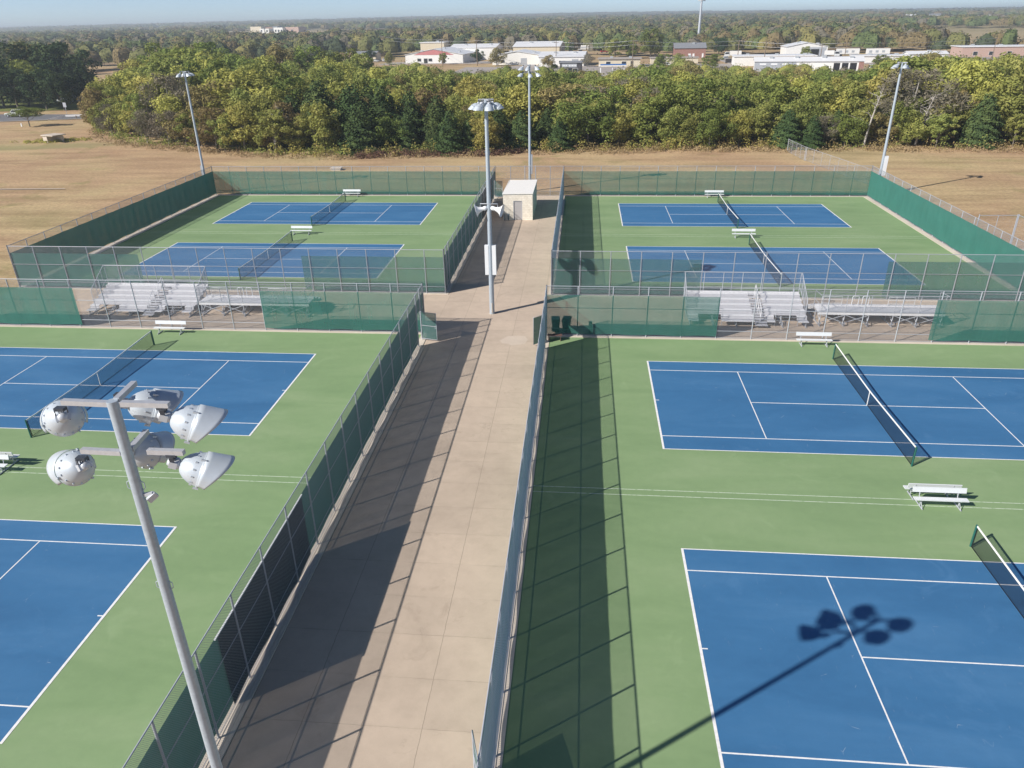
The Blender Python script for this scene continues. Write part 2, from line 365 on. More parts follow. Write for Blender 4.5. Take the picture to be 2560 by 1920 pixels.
MAT['wood']=simple('weathered_utility_wood',(.22,.17,.13),.9,0,.1,.25,3)
MAT['bluepaint']=simple('blue_canopy_paint',(.05,.16,.42),.5,0,.3,.1,1)
MAT['lawn']=simple('green_lawn',(.17,.19,.06),.95,0,.1,.3,.5,False)
MAT['lot']=m_concrete('parking_concrete',(.40,.36,.33),None)

def aff(mb,pts,uvp=None):
    return mb
def wall_uv(mb,p0,p1,z0,z1):
    # upright rectangle with uv in metres
    L=math.hypot(p1[0]-p0[0],p1[1]-p0[1])
    mb.add([(p0[0],p0[1],z0),(p1[0],p1[1],z0),(p1[0],p1[1],z1),(p0[0],p0[1],z1)],[(0,1,2,3)],False,[[(0,z0),(L,z0),(L,z1),(0,z1)]])

# ------------------------------------------------------------------ ground
def grid_axis(a,b,pts):
    return np.array(sorted(set(pts)))
def geo(start,stop,s0,g):
    v=[start];s=s0
    while v[-1]<stop: v.append(v[-1]+s); s*=g
    return v
xs=np.array(sorted(set([-x for x in geo(0,9000,4,1.045)]+geo(0,9000,4,1.045)))); 
ys=np.array([-400,-200,-80]+list(np.arange(-40,90,10))+geo(90,12000,2.0,1.022))
X,Y=np.meshgrid(xs,ys); Z=terrain_h(X,Y)-.06
Z=Z+np.where((Y>64)|(X<-56)|(X>36),.06*np.sin(X*.11+1)*np.sin(Y*.13)*np.clip((np.maximum(Y-62,0)+np.maximum(-X-55,0)+np.maximum(X-35,0))/20,0,1),0)
me=bpy.data.meshes.new('ground'); nx,ny=len(xs),len(ys)
V=np.stack([X.ravel(),Y.ravel(),Z.ravel()],1).astype(np.float32)
i=np.arange(ny-1)[:,None]*nx+np.arange(nx-1)[None,:]; F=np.stack([i,i+1,i+nx+1,i+nx],-1).reshape(-1,4)
def fastmesh(me,V,F,smooth=False):
    me.vertices.add(len(V)); me.vertices.foreach_set('co',V.astype(np.float32).ravel())
    nf,k=F.shape; me.loops.add(nf*k); me.loops.foreach_set('vertex_index',F.astype(np.int32).ravel())
    me.polygons.add(nf); me.polygons.foreach_set('loop_start',np.arange(nf,dtype=np.int32)*k)
    if smooth: me.polygons.foreach_set('use_smooth',np.ones(nf,dtype=bool))
    me.update(calc_edges=True)
fastmesh(me,V,F,True); me.materials.append(MAT['ground'])
g=bpy.data.objects.new('ground',me); C.objects.link(g); tag(g,kind='structure')

XL0,XL1,XR0,XR1=-52.25,-15.27,-6.67,30.3
YN,YS0,YS1,YF=14.95,23.5,23.5,61.3     # near north fence, far south fence, far north fence
YB=-22.9
def slab(name,rects,mat,z=0,t=.12,kind='structure'):
    m=MB()
    for x0,x1,y0,y1 in rects: m.box(x0,x1,y0,y1,z-t,z)
    return tag(m.build(name,mat),kind=kind)
cw=.24  # half width of the curbs
slab('walkway',[(XL1+cw,XR0-cw,-60,YF+.5)],MAT['walk'])
slab('pavement',[(XL0-.3,XL1+cw,YN+cw,YS0-cw)],MAT['walk'])
slab('pavement',[(XR0-cw,XR1+.3,YN+cw,YS0-cw)],MAT['walk'])
slab('court_surround',[(XL0+cw,XL1-cw,YB,YN-cw)],MAT['green'])
slab('court_surround',[(XR0+cw,XR1-cw,YB,YN-cw)],MAT['green'])
slab('court_surround',[(XL0+.62,XL1-cw,YS0+cw,YF-cw)],MAT['green'])
slab('court_surround',[(XR0+cw,XR1-.52,YS0+cw,YF-cw)],MAT['green'])
def curb(rects): slab('curb',rects,MAT['curb'],.035,.15)
curb([(XL1-cw,XL1+cw,-24,YN-cw),(XL0-cw,XL1+cw,YN-cw,YN+cw)])
curb([(XR0-cw,XR0+cw,-24,YN-cw),(XR0-cw,XR1+cw,YN-cw,YN+cw)])
curb([(XL1-cw,XL1+cw,YS0+cw,YF-cw),(XL0-cw,XL0+.62,YS0+cw,YF-cw),(XL0-cw,XL1+cw,YS0-cw,YS0+cw),(XL0-cw,XL1+cw,YF-cw,YF+cw)])
curb([(XR0-cw,XR0+cw,YS0+cw,YF-cw),(XR1-.52,XR1+cw,YS0+cw,YF-cw),(XR0-cw,XR1+cw,YS0-cw,YS0+cw),(XR0-cw,XR1+cw,YF-cw,YF+cw)])
# second narrow kerb strip along the walkway edge of the left courts
curb([(XL1+cw+.01,XL1+cw+.16,-24,12.4),(XL1+cw+.01,XL1+cw+.16,26,YF-cw)])
# concrete patch in the walkway
m=MB(); pts=[(-9.86,13.89),(-9.37,14.7),(-8.75,14.82),(-8.15,14.76),(-7.92,14.18),(-8.05,13.4),(-8.99,13.07),(-9.2,13.35),(-9.62,13.4)]
m.add([(x,y,.005) for x,y in pts],[tuple(range(len(pts)))[::-1]]); tag(m.build('pavement_patch',MAT['patch']),kind='structure')
# seam lines between neighbouring courts
def seams(x0,x1,ys):
    m=MB()
    for y in ys: m.box(x0,x1,y-.022,y+.022,-.01,.004)
    tag(m.build('seam_line',MAT['seam']),kind='structure')
seams(XR0+cw,XR1-cw,(-3.76,-4.22)); seams(XL0+cw,XL1-cw,(-3.76,-4.24))
seams(XR0+cw,XR1-.6,(42.62,41.95)); seams(XL0+.7,XL1-cw,(42.6,41.95))
# tennis courts
CL,CWD=23.77,10.97
def court(x,y,label):
    t=empty('tennis_court',(x,y,0),label,'tennis court','painted tennis courts'); t['kind']='structure'
    m=MB(); m.box(0,CL,0,CWD,-.02,.005); m.build('playing_surface',MAT['blue'],t)
    w=.05; z0,z1=-.01,.009; s0,s1=1.37,CWD-1.37; v0,v1=CL/2-6.4,CL/2+6.4
    R=[]
    R+= [(0,.1,0,CWD),(CL-.1,CL,0,CWD)]                       # baselines
    R+= [(.1,CL-.1,0,w),(.1,CL-.1,CWD-w,CWD)]                 # outer sidelines
    R+= [(.1,CL-.1,s0-w/2,s0+w/2),(.1,CL-.1,s1-w/2,s1+w/2)]   # singles sidelines
    R+= [(v0-w/2,v0+w/2,s0+w/2,s1-w/2),(v1-w/2,v1+w/2,s0+w/2,s1-w/2)]
    R+= [(v0+w/2,v1-w/2,CWD/2-w/2,CWD/2+w/2)]
    R+= [(.1,.3,CWD/2-w/2,CWD/2+w/2),(CL-.3,CL-.1,CWD/2-w/2,CWD/2+w/2)]
    m=MB()
    for a,b,c_,d in R: m.box(a,b,c_,d,z0,z1)
    m.build('court_lines',MAT['line'],t)
OX=-45.7
for y,a,b in ((-18.95,'near right blue tennis court with the lamp pole shadow across it','near left blue tennis court beside the big lamp pole'),
              (0,'second blue court on the right, in front of the bleachers','second blue court on the left, behind the floodlights'),
              (27.2,'third blue court on the right, just behind the bleachers','third blue court on the left, just behind the bleachers'),
              (46.05,'farthest blue court on the right','farthest blue court on the left')):
    court(0,y,a); court(OX,y,b)

# ------------------------------------------------------------------ nets
def make_net(label):
    t=empty('tennis_net',(CL/2,CWD/2,0),label,'tennis net','tennis nets across the courts')
    hw=6.4
    for s in (-1,1):
        m=MB(); m.tube([(0,s*hw,0),(0,s*hw,1.08)],.045,10); m.lathe((0,s*hw,1.08),(0,0,1),[(0,.05),(.03,.045),(.045,0)],10); m.build('net_post',MAT['greenpost'],t)
    def hz(y): return .914+(1.07-.914)*(abs(y)/hw)**1.2
    n=24; ysn=[-hw+.04+(2*hw-.08)*k/n for k in range(n+1)]
    m=MB()
    for k in range(n):
        a,b=ysn[k],ysn[k+1]; ha,hb=hz(a)-.03,hz(b)-.03
        m.add([(0,a,.03),(0,b,.03),(0,b,hb),(0,a,ha)],[(0,1,2,3)],False,[[(a,.03),(b,.03),(b,hb),(a,ha)]])
    m.build('net_mesh',MAT['net'],t)
    m=MB()
    for k in range(n):
        a,b=ysn[k],ysn[k+1]; m.obox((0,a,hz(a)-.03),(0,b,hz(b)-.03),.025,.075)
    m.build('top_tape',MAT['tape'],t)
    m=MB(); m.obox((0,-hw+.05,.035),(0,hw-.05,.035),.012,.03); 
    for s in (-1,1): m.obox((0,s*(hw-.1),.03),(0,s*(hw-.1),1.0),.012,.04,(0,1,0))
    m.build('lower_band',MAT['black'],t)
    m=MB(); m.obox((0,0,.01),(0,0,.93),.055,.03,(1,0,0)); m.build('centre_strap',MAT['tape'],t)
    return t
N0=make_net('tennis net with white top tape on the near right court')
N0.location=(CL/2+.03,-18.95+CWD/2+.03,0)
NL=[(0,0,'tennis net with white top tape on the right court in front of the bleachers'),(0,27.2,'tennis net partly behind the right bleacher guard rail'),(0,46.05,'tennis net on the farthest right court'),
    (OX,-18.95,'tennis net on the near left court, beside the seam lines'),(OX,0,'tennis net with dark mesh behind the big floodlights'),(OX,27.2,'tennis net behind the left bleachers'),(OX,46.05,'tennis net on the farthest left court')]
for x,y,lb in NL:
    c=copy_tree(N0); place(c,(x+CL/2+(.03 if x==0 else -.03),y+CWD/2+.03,0),0,lb)

# ------------------------------------------------------------------ fences
H=3.65; ZR=(2.1,.58)
def panel_uv(m,x0,x1,z0,z1,y=0):
    m.add([(x0,y,z0),(x1,y,z0),(x1,y,z1),(x0,y,z1)],[(0,1,2,3)],False,[[(x0,z0),(x1,z0),(x1,z1),(x0,z1)]])
def billow(m,x0,x1,z0,z1,y,posts,seed=0,amp=.022):
    r=random.Random(seed); nx=max(2,int((x1-x0)/.33)); nz=6
    vs=[];uv=[]
    for j in range(nz+1):
        for i in range(nx+1):
            x=x0+(x1-x0)*i/nx; z=z0+(z1-z0)*j/nz
            fz=math.sin(math.pi*j/nz)
            b=amp*(.6+.4*math.sin(x*.7+seed))*abs(math.sin(math.pi*(x-posts[0])/2.37))*(.35+.65*fz)+.012*math.sin(x*5+seed*3)*fz
            zz=z-(.025*.5*abs(math.sin(math.pi*(x-posts[0])/2.37)) if j==nz else 0)+(.03*math.sin(x*2.1+seed) if j==0 else 0)
            vs.append((x,y+b*(1 if y>0 else -1),zz)); uv.append((x,z))
    fs=[];uvs=[]
    for j in range(nz):
        for i in range(nx):
            q=(j*(nx+1)+i,j*(nx+1)+i+1,(j+1)*(nx+1)+i+1,(j+1)*(nx+1)+i); fs.append(q); uvs.append([uv[k] for k in q])
    m.add(vs,fs,True,uvs)
def fence(p0,p1,label,posts,screens=(),side=1,gates=(),big=(),h=H,rails=ZR,group=None,ends=(True,True),scr_z=(.2,3.05),pr=.037,tarps=(),mesh='chain',leaf=None):
    p0=Vector((p0[0],p0[1],0));p1=Vector((p1[0],p1[1],0));d=p1-p0;L=d.length;rz=math.atan2(d.y,d.x)
    t=empty('chain_link_fence',tuple(p0),label,'fence',group,rz)
    z0=.035
    for k,s in enumerate(posts):
        m=MB(); term=(s<.05 and ends[0]) or (s>L-.05 and ends[1]) or any(abs(s-q)<.05 for q in big)
        rr=.048 if term else pr
        hh=h+.07 if term else h
        m.tube([(s,0,0),(s,0,hh)],rr,8); m.lathe((s,0,hh),(0,0,1),[(0,rr*1.15),(.035,rr),(.05,0)],8)
        if term:
            for zz in (.4,1.2,2.0,2.8,3.4): m.lathe((s,0,zz),(0,0,1),[(0,rr*1.2),(.03,rr*1.2)],8)
        m.build('post',MAT['galv'],t)
    m=MB(); m.tube([(0,0,h),(L,0,h)],.024,8); m.build('top_rail',MAT['galv'],t)
    def spans(lo,hi):
        segs=[(0,L)]
        for a,b,_ in gates:
            ns=[]
            for u,v in segs:
                if b<=u or a>=v: ns.append((u,v)); continue
                if a>u: ns.append((u,a))
                if b<v: ns.append((b,v))
            segs=ns
        return segs
    for z in rails:
        m=MB()
        for a,b in (spans(0,0) if z<2.15 else [(0,L)]): m.tube([(a,0,z),(b,0,z)],.020,6)
        m.build('mid_rail' if z>1 else 'lower_rail',MAT['galv'],t)
    m=MB()
    for a,b in spans(0,0): m.tube([(a,0,.09),(b,0,.09)],.012,5)
    m.build('bottom_rail',MAT['galv'],t)
    m=MB(); off=-.035*side
    for a,b in spans(0,0): panel_uv(m,a,b,.06,h,off)
    for a,b,_ in gates: panel_uv(m,a,b,2.15,h,off)
    m.build('chain_link_mesh',MAT[mesh],t)
    for k,(a,b) in enumerate(screens):
        m=MB(); cur=a
        segs=[(a,b)]
        for ga,gb,_ in gates:
            ns=[]
            for u,v in segs:
                if gb<=u or ga>=v: ns.append((u,v)); continue
                if ga>u: ns.append((u,ga))
                if gb<v: ns.append((gb,v))
            segs=ns
        for j,(u,v) in enumerate(segs): billow(m,u,v,scr_z[0],scr_z[1],.05*side,posts,seed=k+j+int(L))
        for ga,gb,_ in gates:
            if ga>=a-.1 and gb<=b+.1: billow(m,ga,gb,2.2,scr_z[1],.05*side,posts,3,.01)
        m.build('windscreen',MAT['screen'],t)
    for a,b in tarps:
        m=MB(); billow(m,a,b,.12,2.98,.012*side,posts,5,.012); m.build('privacy_tarp',MAT['tarp'],t)
        m=MB(); m.obox((a-.15,.03*side,3.03),(b+.1,.03*side,3.03),.05,.035); m.build('tarp_batten',MAT['white_paint'],t)
    for a,b,ang in list(gates)+([(leaf[0],leaf[0]+1.5,leaf[1]-20)] if leaf else []):
        if ang is None: continue
        # swinging leaf hinged at b, ang = opening angle
        f=MB(); w=b-a-.1+(.3 if ang<-9 else 0)
        c,s_=math.cos(ang),math.sin(ang)
        def P(x,z): return (b-.05-x*c, -x*s_, z) if ang>-9 else (a+.05+x*math.cos(ang+20),x*math.sin(ang+20),z)
        f.tube([P(0,.12),P(0,2.08),P(w,2.08),P(w,.12),P(0,.12)],.022,6); f.tube([P(0,1.1),P(w,1.1)],.016,6)
        go=f.build('gate',MAT['galv'],t)
        q=MB(); q.add([P(0,.12),P(w,.12),P(w,2.08),P(0,2.08)],[(0,1,2,3)],False,[[(0,0),(w,0),(w,2),(0,2)]]); q.build('gate_mesh',MAT['chain'],go)
        q=MB(); o=.03
        q.add([(p[0]+o*s_,p[1]-o*c,p[2]) for p in (P(0,.14),P(w,.14),P(w,2.05),P(0,2.05))],[(0,1,2,3)],False,[[(0,0),(w,0),(w,2),(0,2)]]); q.build('gate_windscreen',MAT['screen'],go)
        q=MB(); q.tube([P(w-.02,1.0),(P(w-.02,1.0)[0]-.05,P(w-.02,1.0)[1]-.05,1.0),P(w-.15,1.0)],.014,6); q.build('latch',MAT['galv'],go)
    return t
def pl(L,off=0,step=2.37,extra=(),skip=()):
    v=[0]+[off+step*k for k in range(200) if 0.4<off+step*k<L-.4]+[L]+list(extra)
    v=[s for s in v if not any(a<s<b for a,b in skip)]
    return sorted(set(round(s,3) for s in v))
GF='tall chain link fences around the courts'
# left near: east side (run from south to north, court on the left -> side=+1)
y0=YB
Ln=YN-y0
o=(12.55-y0)%2.37
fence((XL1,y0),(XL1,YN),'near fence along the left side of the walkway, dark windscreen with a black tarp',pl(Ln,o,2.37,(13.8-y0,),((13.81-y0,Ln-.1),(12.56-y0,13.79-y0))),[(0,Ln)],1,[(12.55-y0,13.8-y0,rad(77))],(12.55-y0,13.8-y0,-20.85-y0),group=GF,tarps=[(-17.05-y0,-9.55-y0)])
# right near: west side (court on the right -> side=-1)
fence((XR0,y0),(XR0,YN),'tall fence seen edge-on along the right side of the walkway, near end',pl(Ln,o,2.37,(13.9-y0,),((13.91-y0,Ln-.1),(12.56-y0,13.89-y0))),[(0,Ln)],1,[(12.65-y0,13.9-y0,-rad(43))],(12.55-y0,13.9-y0,-20.75-y0,-19.4-y0),group=GF,mesh='chain_lit',leaf=(-20.7-y0,rad(17)))
Lw=XL1-XL0
fence((XL0,YN),(XL1,YN),'tall fence with green windscreens in front of the left bleachers',pl(Lw,(-27.0-XL0)%2.37),[(0,-41.0-XL0),(-27.0-XL0,Lw)],-1,group=GF)
fence((XR0,YN),(XR1,YN),'tall fence with green windscreens in front of the right bleachers',pl(XR1-XR0,(4.97-XR0)%2.37),[(0,4.97-XR0),(18.91-XR0,XR1-XR0)],-1,group=GF)
# far blocks: south fences (court side is +y -> side=+1)
fence((XL0,YS0),(XL1,YS0),'tall fence with green windscreens behind the left bleachers',pl(Lw,(-27.02-XL0)%2.3),[(0,-40.95-XL0),(-27.0-XL0,Lw)],1,group=GF)
fence((XR0,YS0),(XR1,YS0),'tall fence with green windscreens behind the right bleachers',pl(XR1-XR0,(4.95-XR0)%2.34),[(0,4.98-XR0),(18.9-XR0,XR1-XR0)],1,group=GF)
Lf=YF-YS0
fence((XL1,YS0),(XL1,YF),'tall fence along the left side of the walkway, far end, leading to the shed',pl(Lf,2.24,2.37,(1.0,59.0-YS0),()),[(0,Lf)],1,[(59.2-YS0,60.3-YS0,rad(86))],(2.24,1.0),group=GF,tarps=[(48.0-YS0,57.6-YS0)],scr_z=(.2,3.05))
fence((XR0,YS0),(XR0,YF),'tall fence along the right side of the walkway, far end',pl(Lf,2.3),[(0,Lf)],1,group=GF,mesh='chain_lit')
fence((XL0,YS0),(XL0,YF),'dark shaded windscreen fence on the far left side of the courts',pl(Lf,2.3),[(0,Lf)],-1,group=GF)
fence((XR1,YS0),(XR1,YF),'sunlit green windscreen fence on the far right side of the courts',pl(Lf,2.3),[(0,Lf)],1,group=GF)
fence((XL0,YF),(XL1,YF),'back fence with green windscreen behind the far left court',pl(Lw,2.3,2.33),[(0,Lw)],-1,group=GF)
fence((XR0,YF),(XR1,YF),'back fence with green windscreen behind the far right court',pl(XR1-XR0,2.3,2.33),[(0,XR1-XR0)],-1,group=GF)
fence((XL1,YF),(XR0,YF),'bare wire fence behind the white shed, no windscreen',[1.95,3.75,5.08,6.93],(),1,group=GF,big=(3.75,5.08),ends=(False,False))
# lower wire fences outside
def low_fence(p0,p1,label,h,n):
    d=math.hypot(p1[0]-p0[0],p1[1]-p0[1])
    return fence(p0,p1,label,[d*k/n for k in range(n+1)],(),1,h=h,rails=(),group=None,pr=.025,mesh='chain_thin')
low_fence((29.1,96),(29.6,87.4),'low grey wire fence running from the woods towards the far right lamp pole',1.95,4)
low_fence((29.7,87.2),(33.6,64.5),'low grey wire fence across dry grass behind the far right court corner',1.95,9)
low_fence((31.0,36.1),(34.3,36.2),'tall bare wire fence outside the right windscreen fence, beside a thick post',3.65,2)
low_fence((34.4,36.2),(34.9,24),'bare wire fence side at the right picture edge, outside the courts',3.65,5)
slab('path',[(31.0,60,24,38.5)],MAT['slab'],-.02,.1)
# ------------------------------------------------------------------ benches
def make_bench(label):
    t=empty('bench',(0,0,0),label,'bench')
    def plank(name,x0,x1,y0,y1,z,th,mt,tilt=0):
        m=MB(); m.box(x0,x1,y0,y1,z-th,z)
        for k in range(1,4):
            yy=y0+(y1-y0)*k/4; m.box(x0,x1,yy-.006,yy+.006,z,z+.004)
        return m.build(name,mt,t)
    plank('seat',-1.15,1.15,-.13,.13,.45,.045,MAT['white_alu'])
    m=MB(); a=Vector((0,.27,.60)); b=Vector((0,.33,.84))
    m.obox((-1.15,.30,.73),(1.15,.30,.73),.04,.25,(0,.22,1)); m.build('backrest',MAT['white_alu'],t)
    for x in (-.82,.82):
        m=MB(); m.tube([(x,-.28,.035),(x,.42,.035)],.03,8); m.tube([(x,.02,.05),(x,.02,.40)],.028,8)
        m.tube([(x,.02,.2),(x,.26,.42),(x,.33,.82)],.024,8); m.tube([(x,-.24,.05),(x,.0,.3)],.016,6)
        m.obox((x,-.12,.395),(x,.14,.395),.05,.03); m.build('leg',MAT['galv'],t)
    return t
b0=make_bench('white bench against the wire fence in front of the right bleachers')
place(b0,(11.27,14.05,0),0)
BL=[(11.78,-4.3,0,'bench of a back-to-back pair, facing the camera, between the two right courts'),(11.68,-3.42,math.pi,'bench of a back-to-back pair, back turned to the camera, between the two right courts'),
 (11.85,41.55,0,'white bench between the two far right courts'),(11.85,60.35,0,'white bench at the back windscreen of the far right court'),
 (-33.78,14.05,0,'white bench against the wire fence in front of the left bleachers'),
 (-33.75,-4.3,0,'white bench at the left picture edge, facing the camera'),(-33.75,-3.42,math.pi,'white bench at the left picture edge, back turned to the camera'),
 (-33.78,41.65,0,'white bench between the two far left courts'),(-33.8,60.5,0,'white bench at the back windscreen of the far left court')]
for x,y,rz,lb in BL: place(copy_tree(b0),(x,y,0),rz,lb)
# ------------------------------------------------------------------ bleachers
def make_big(label):
    # origin at front left corner; steps rise towards +y
    t=empty('bleacher',(0,0,0),label,'bleacher'); W=8.35; nr=6; dy=.61; dz=.2
    A0,A1=4.62,5.5      # aisle
    wc=[(.72,2.35),(6.05,7.65)]  # wheelchair bays in the two front rows
    def segs(r):
        if r>=2: return [(0,A0),(A1,W)]
        return [(0,wc[0][0]),(wc[0][1],A0),(A1,wc[1][0]),(wc[1][1],W)]
    for r in range(nr):
        y=.1+dy*r; z=.43+dz*r; m=MB()
        for a,b in segs(r):
            m.box(a,b,y-.13,y+.13,z-.045,z)
        m.build('seat_plank',MAT['alu'],t)
        if r:
            m=MB()
            for a,b in segs(r):
                m.box(a,b,y-.47,y-.15,z-.24,z-.20)
                m.box(a,b,y-.145,y-.135,z-.195,z-.05)
            m.build('foot_plank',MAT['alu_shade'],t)  # planks and risers toned dark to paint the shade between rows
        m=MB(); m.box(A0+.02,A1-.02,y-.46,y+.13,z-.22,z-.18); m.box(A0+.02,A1-.02,y-.15,y+.13,z-.1,z-.06); m.build('aisle_step',MAT['alu_shade'],t)
    for k in range(6):
        x=.15+k*(W-.3)/5; m=MB()
        m.obox((x,-.1,.04),(x,3.3,.04),.05,.05); m.obox((x,.1,.2),(x,3.2,1.2),.04,.06)
        for r in range(nr):
            y=.1+dy*r; m.obox((x,y,.04),(x,y,.43+dz*r-.05),.04,.04,(1,0,0))
        m.obox((x,.1,.06),(x,3.2,1.1),.03,.03)
        m.build('frame',MAT['galv'],t)
    # back guard
    yb=3.42; z0,z1=1.8,2.95; m=MB()
    m.tube([(0,yb,z1),(W,yb,z1)],.03,8); m.tube([(0,yb,z0),(W,yb,z0)],.02,6)
    for k in range(7):
        x=W*k/6; m.tube([(x,yb,.1),(x,yb,z1)],.024,6)
    m.build('back_guard_rail',MAT['galv'],t)
    m=MB(); panel_uv(m,0,W,z0,z1,yb+.01); m.build('guard_mesh',MAT['chain'],t)
    m=MB(); m.box(0,W,yb-.09,yb-.06,1.2,1.52); m.build('toe_board',MAT['alu'],t)
    for x in (0,W):
        m=MB(); s=-.06 if x==0 else .06; X=x+s
        m.tube([(X,yb,z1),(X,1.35,1.72),(X,1.2,1.6),(X,1.2,.1)],.026,6); m.tube([(X,yb,z0),(X,1.25,.75)],.018,6)
        for q in (.25,.5,.75):
            yy=1.35+(yb-1.35)*q; m.tube([(X,yy,.7+ (z0-.75)*q),(X,yy,1.72+(z1-1.72)*q)],.016,6)
        m.build('side_guard_rail',MAT['galv'],t)
        m=MB(); m.add([(X,1.3,.8),(X,yb,z0),(X,yb,z1),(X,1.3,1.7)],[(0,1,2,3)],False,[[(1.3,.8),(yb,z0),(yb,z1),(1.3,1.7)]]); m.build('side_mesh',MAT['chain'],t)
    # wheelchair bay rails
    for a,b in wc:
        m=MB(); y=.18
        m.tube([(a,y,.05),(a,y,1.28),(b,y,1.28),(b,y,.05)],.022,6)
        for z in (.45,.7,.98): m.tube([(a,y,z),(b,y,z)],.014,6)
        m.build('bay_rail',MAT['galv'],t)
    # aisle hand rails
    xc=(A0+A1)/2
    for (ya,za,yb2,zb) in ((.2,.3,1.2,.75),(1.75,.85,2.8,1.3)):
        m=MB(); m.tube([(xc-.03,ya,za-.2),(xc-.03,ya,za+.75),(xc-.03,ya+.1,za+.95),(xc-.03,yb2-.1,zb+.95),(xc-.03,yb2,zb+.8),(xc-.03,yb2,zb-.1)],.026,8)
        m.tube([(xc-.03,ya,za+.4),(xc-.03,yb2,zb+.4)],.018,6)
        m.build('hand_rail',MAT['alu'],t)
    return t
big0=make_big('large tiered bleacher with a high back guard on the right, partly behind the green windscreen')
place(big0,(3.42,17.3,0)); 
place(copy_tree(big0),(3.42-45.6,17.3,0),0,'large tiered bleacher with a high back guard on the left')
def make_small(label):
    # seen from behind: raised deck at the back (y=0), rows step down towards +y
    t=empty('bleacher',(0,0,0),label,'bleacher'); W=8.6
    m=MB()
    for k in range(4): m.box(0,W,.05+k*.28,.05+k*.28+.26,1.04,1.08)
    m.build('deck_plank',MAT['alu'],t)
    m=MB(); m.box(0,W,-.02,.02,.86,1.02); m.build('fascia_board',MAT['alu'],t)
    for r in range(3):
        y=1.35+r*.61; z=1.15-r*.25
        m=MB(); m.box(0,W,y-.13,y+.13,z-.045,z); m.build('seat_plank',MAT['alu'],t)
        m=MB(); m.box(0,W,y+.14,y+.46,z-.29,z-.25); m.box(0,W,y+.13,y+.14,z-.25,z-.046); m.box(0,W,y-.14,y-.13,z-.25,z-.046); m.build('foot_plank',MAT['alu'],t)  # wide planks and closed risers added to deepen the shade under the deck
    nf=5; xs_=[.18+k*(W-.36)/nf for k in range(nf+1)]
    for k,x in enumerate(xs_):
        m=MB()
        m.obox((x,.02,.05),(x,.02,1.0),.05,.05,(1,0,0)); m.obox((x,1.2,.05),(x,1.2,1.0),.05,.05,(1,0,0)); m.obox((x,-.15,.04),(x,3.0,.04),.06,.05)
        m.obox((x,.0,.35),(x,1.3,.95),.04,.04); m.obox((x,.02,1.0),(x,2.7,.6),.04,.05); m.obox((x-.12,-.1,.22),(x+.12,-.1,.22),.05,.08)
        m.obox((x,.05,.7),(x-.1,-.12,.25),.03,.03)
        m.build('frame',MAT['galv'],t)
    m=MB()
    for k in range(nf):
        if k%2==1 or k==4 or k==0:
            m.obox((xs_[k],-.01,.25),(xs_[k+1],-.01,.85),.02,.045); m.obox((xs_[k],.03,.85),(xs_[k+1],.03,.25),.02,.045)
    m.build('cross_brace',MAT['galv'],t)
    m=MB(); m.tube([(0,0,2.3),(W,0,2.3)],.026,8); m.tube([(0,0,1.15),(W,0,1.15)],.02,6)
    for k in range(nf+1): m.tube([(xs_[k],0,1.0),(xs_[k],0,2.3)],.024,6)
    m.build('back_guard_rail',MAT['galv'],t)
    m=MB(); panel_uv(m,0,W,1.15,2.3,.01); m.build('guard_mesh',MAT['chain'],t)
    for x in (0.02,W-.02):
        m=MB(); m.tube([(x,0,2.3),(x,1.3,2.2),(x,1.3,1.1)],.024,6); m.tube([(x,0,1.6),(x,1.3,1.6)],.016,6)
        m.build('side_guard_rail',MAT['galv'],t)
    for x in (2.9,3.6):
        m=MB(); m.tube([(x-.28,1.25,1.05),(x-.28,1.25,1.75),(x-.22,1.25,1.83),(x+.1,1.25,1.83),(x+.16,1.25,1.75),(x+.16,1.25,1.05)],.028,8); m.build('hand_rail',MAT['white_alu'],t)
    for a,b in ((.5,1.9),(5.1,6.9)):
        m=MB(); m.tube([(a,1.2,1.05),(a,1.2,1.8),(b,1.2,1.8),(b,1.2,1.05)],.02,6)
        for z in (1.3,1.55): m.tube([(a,1.2,z),(b,1.2,z)],.014,6)
        m.build('bay_rail',MAT['white_alu'],t)
    return t
sm0=make_small('low elevated bleacher seen from behind on the right, cross braces under its deck')
place(sm0,(12.45,17.75,0)); place(copy_tree(sm0),(12.45-45.7,17.75,0),0,'low elevated bleacher seen from behind on the left, partly behind the green windscreen')
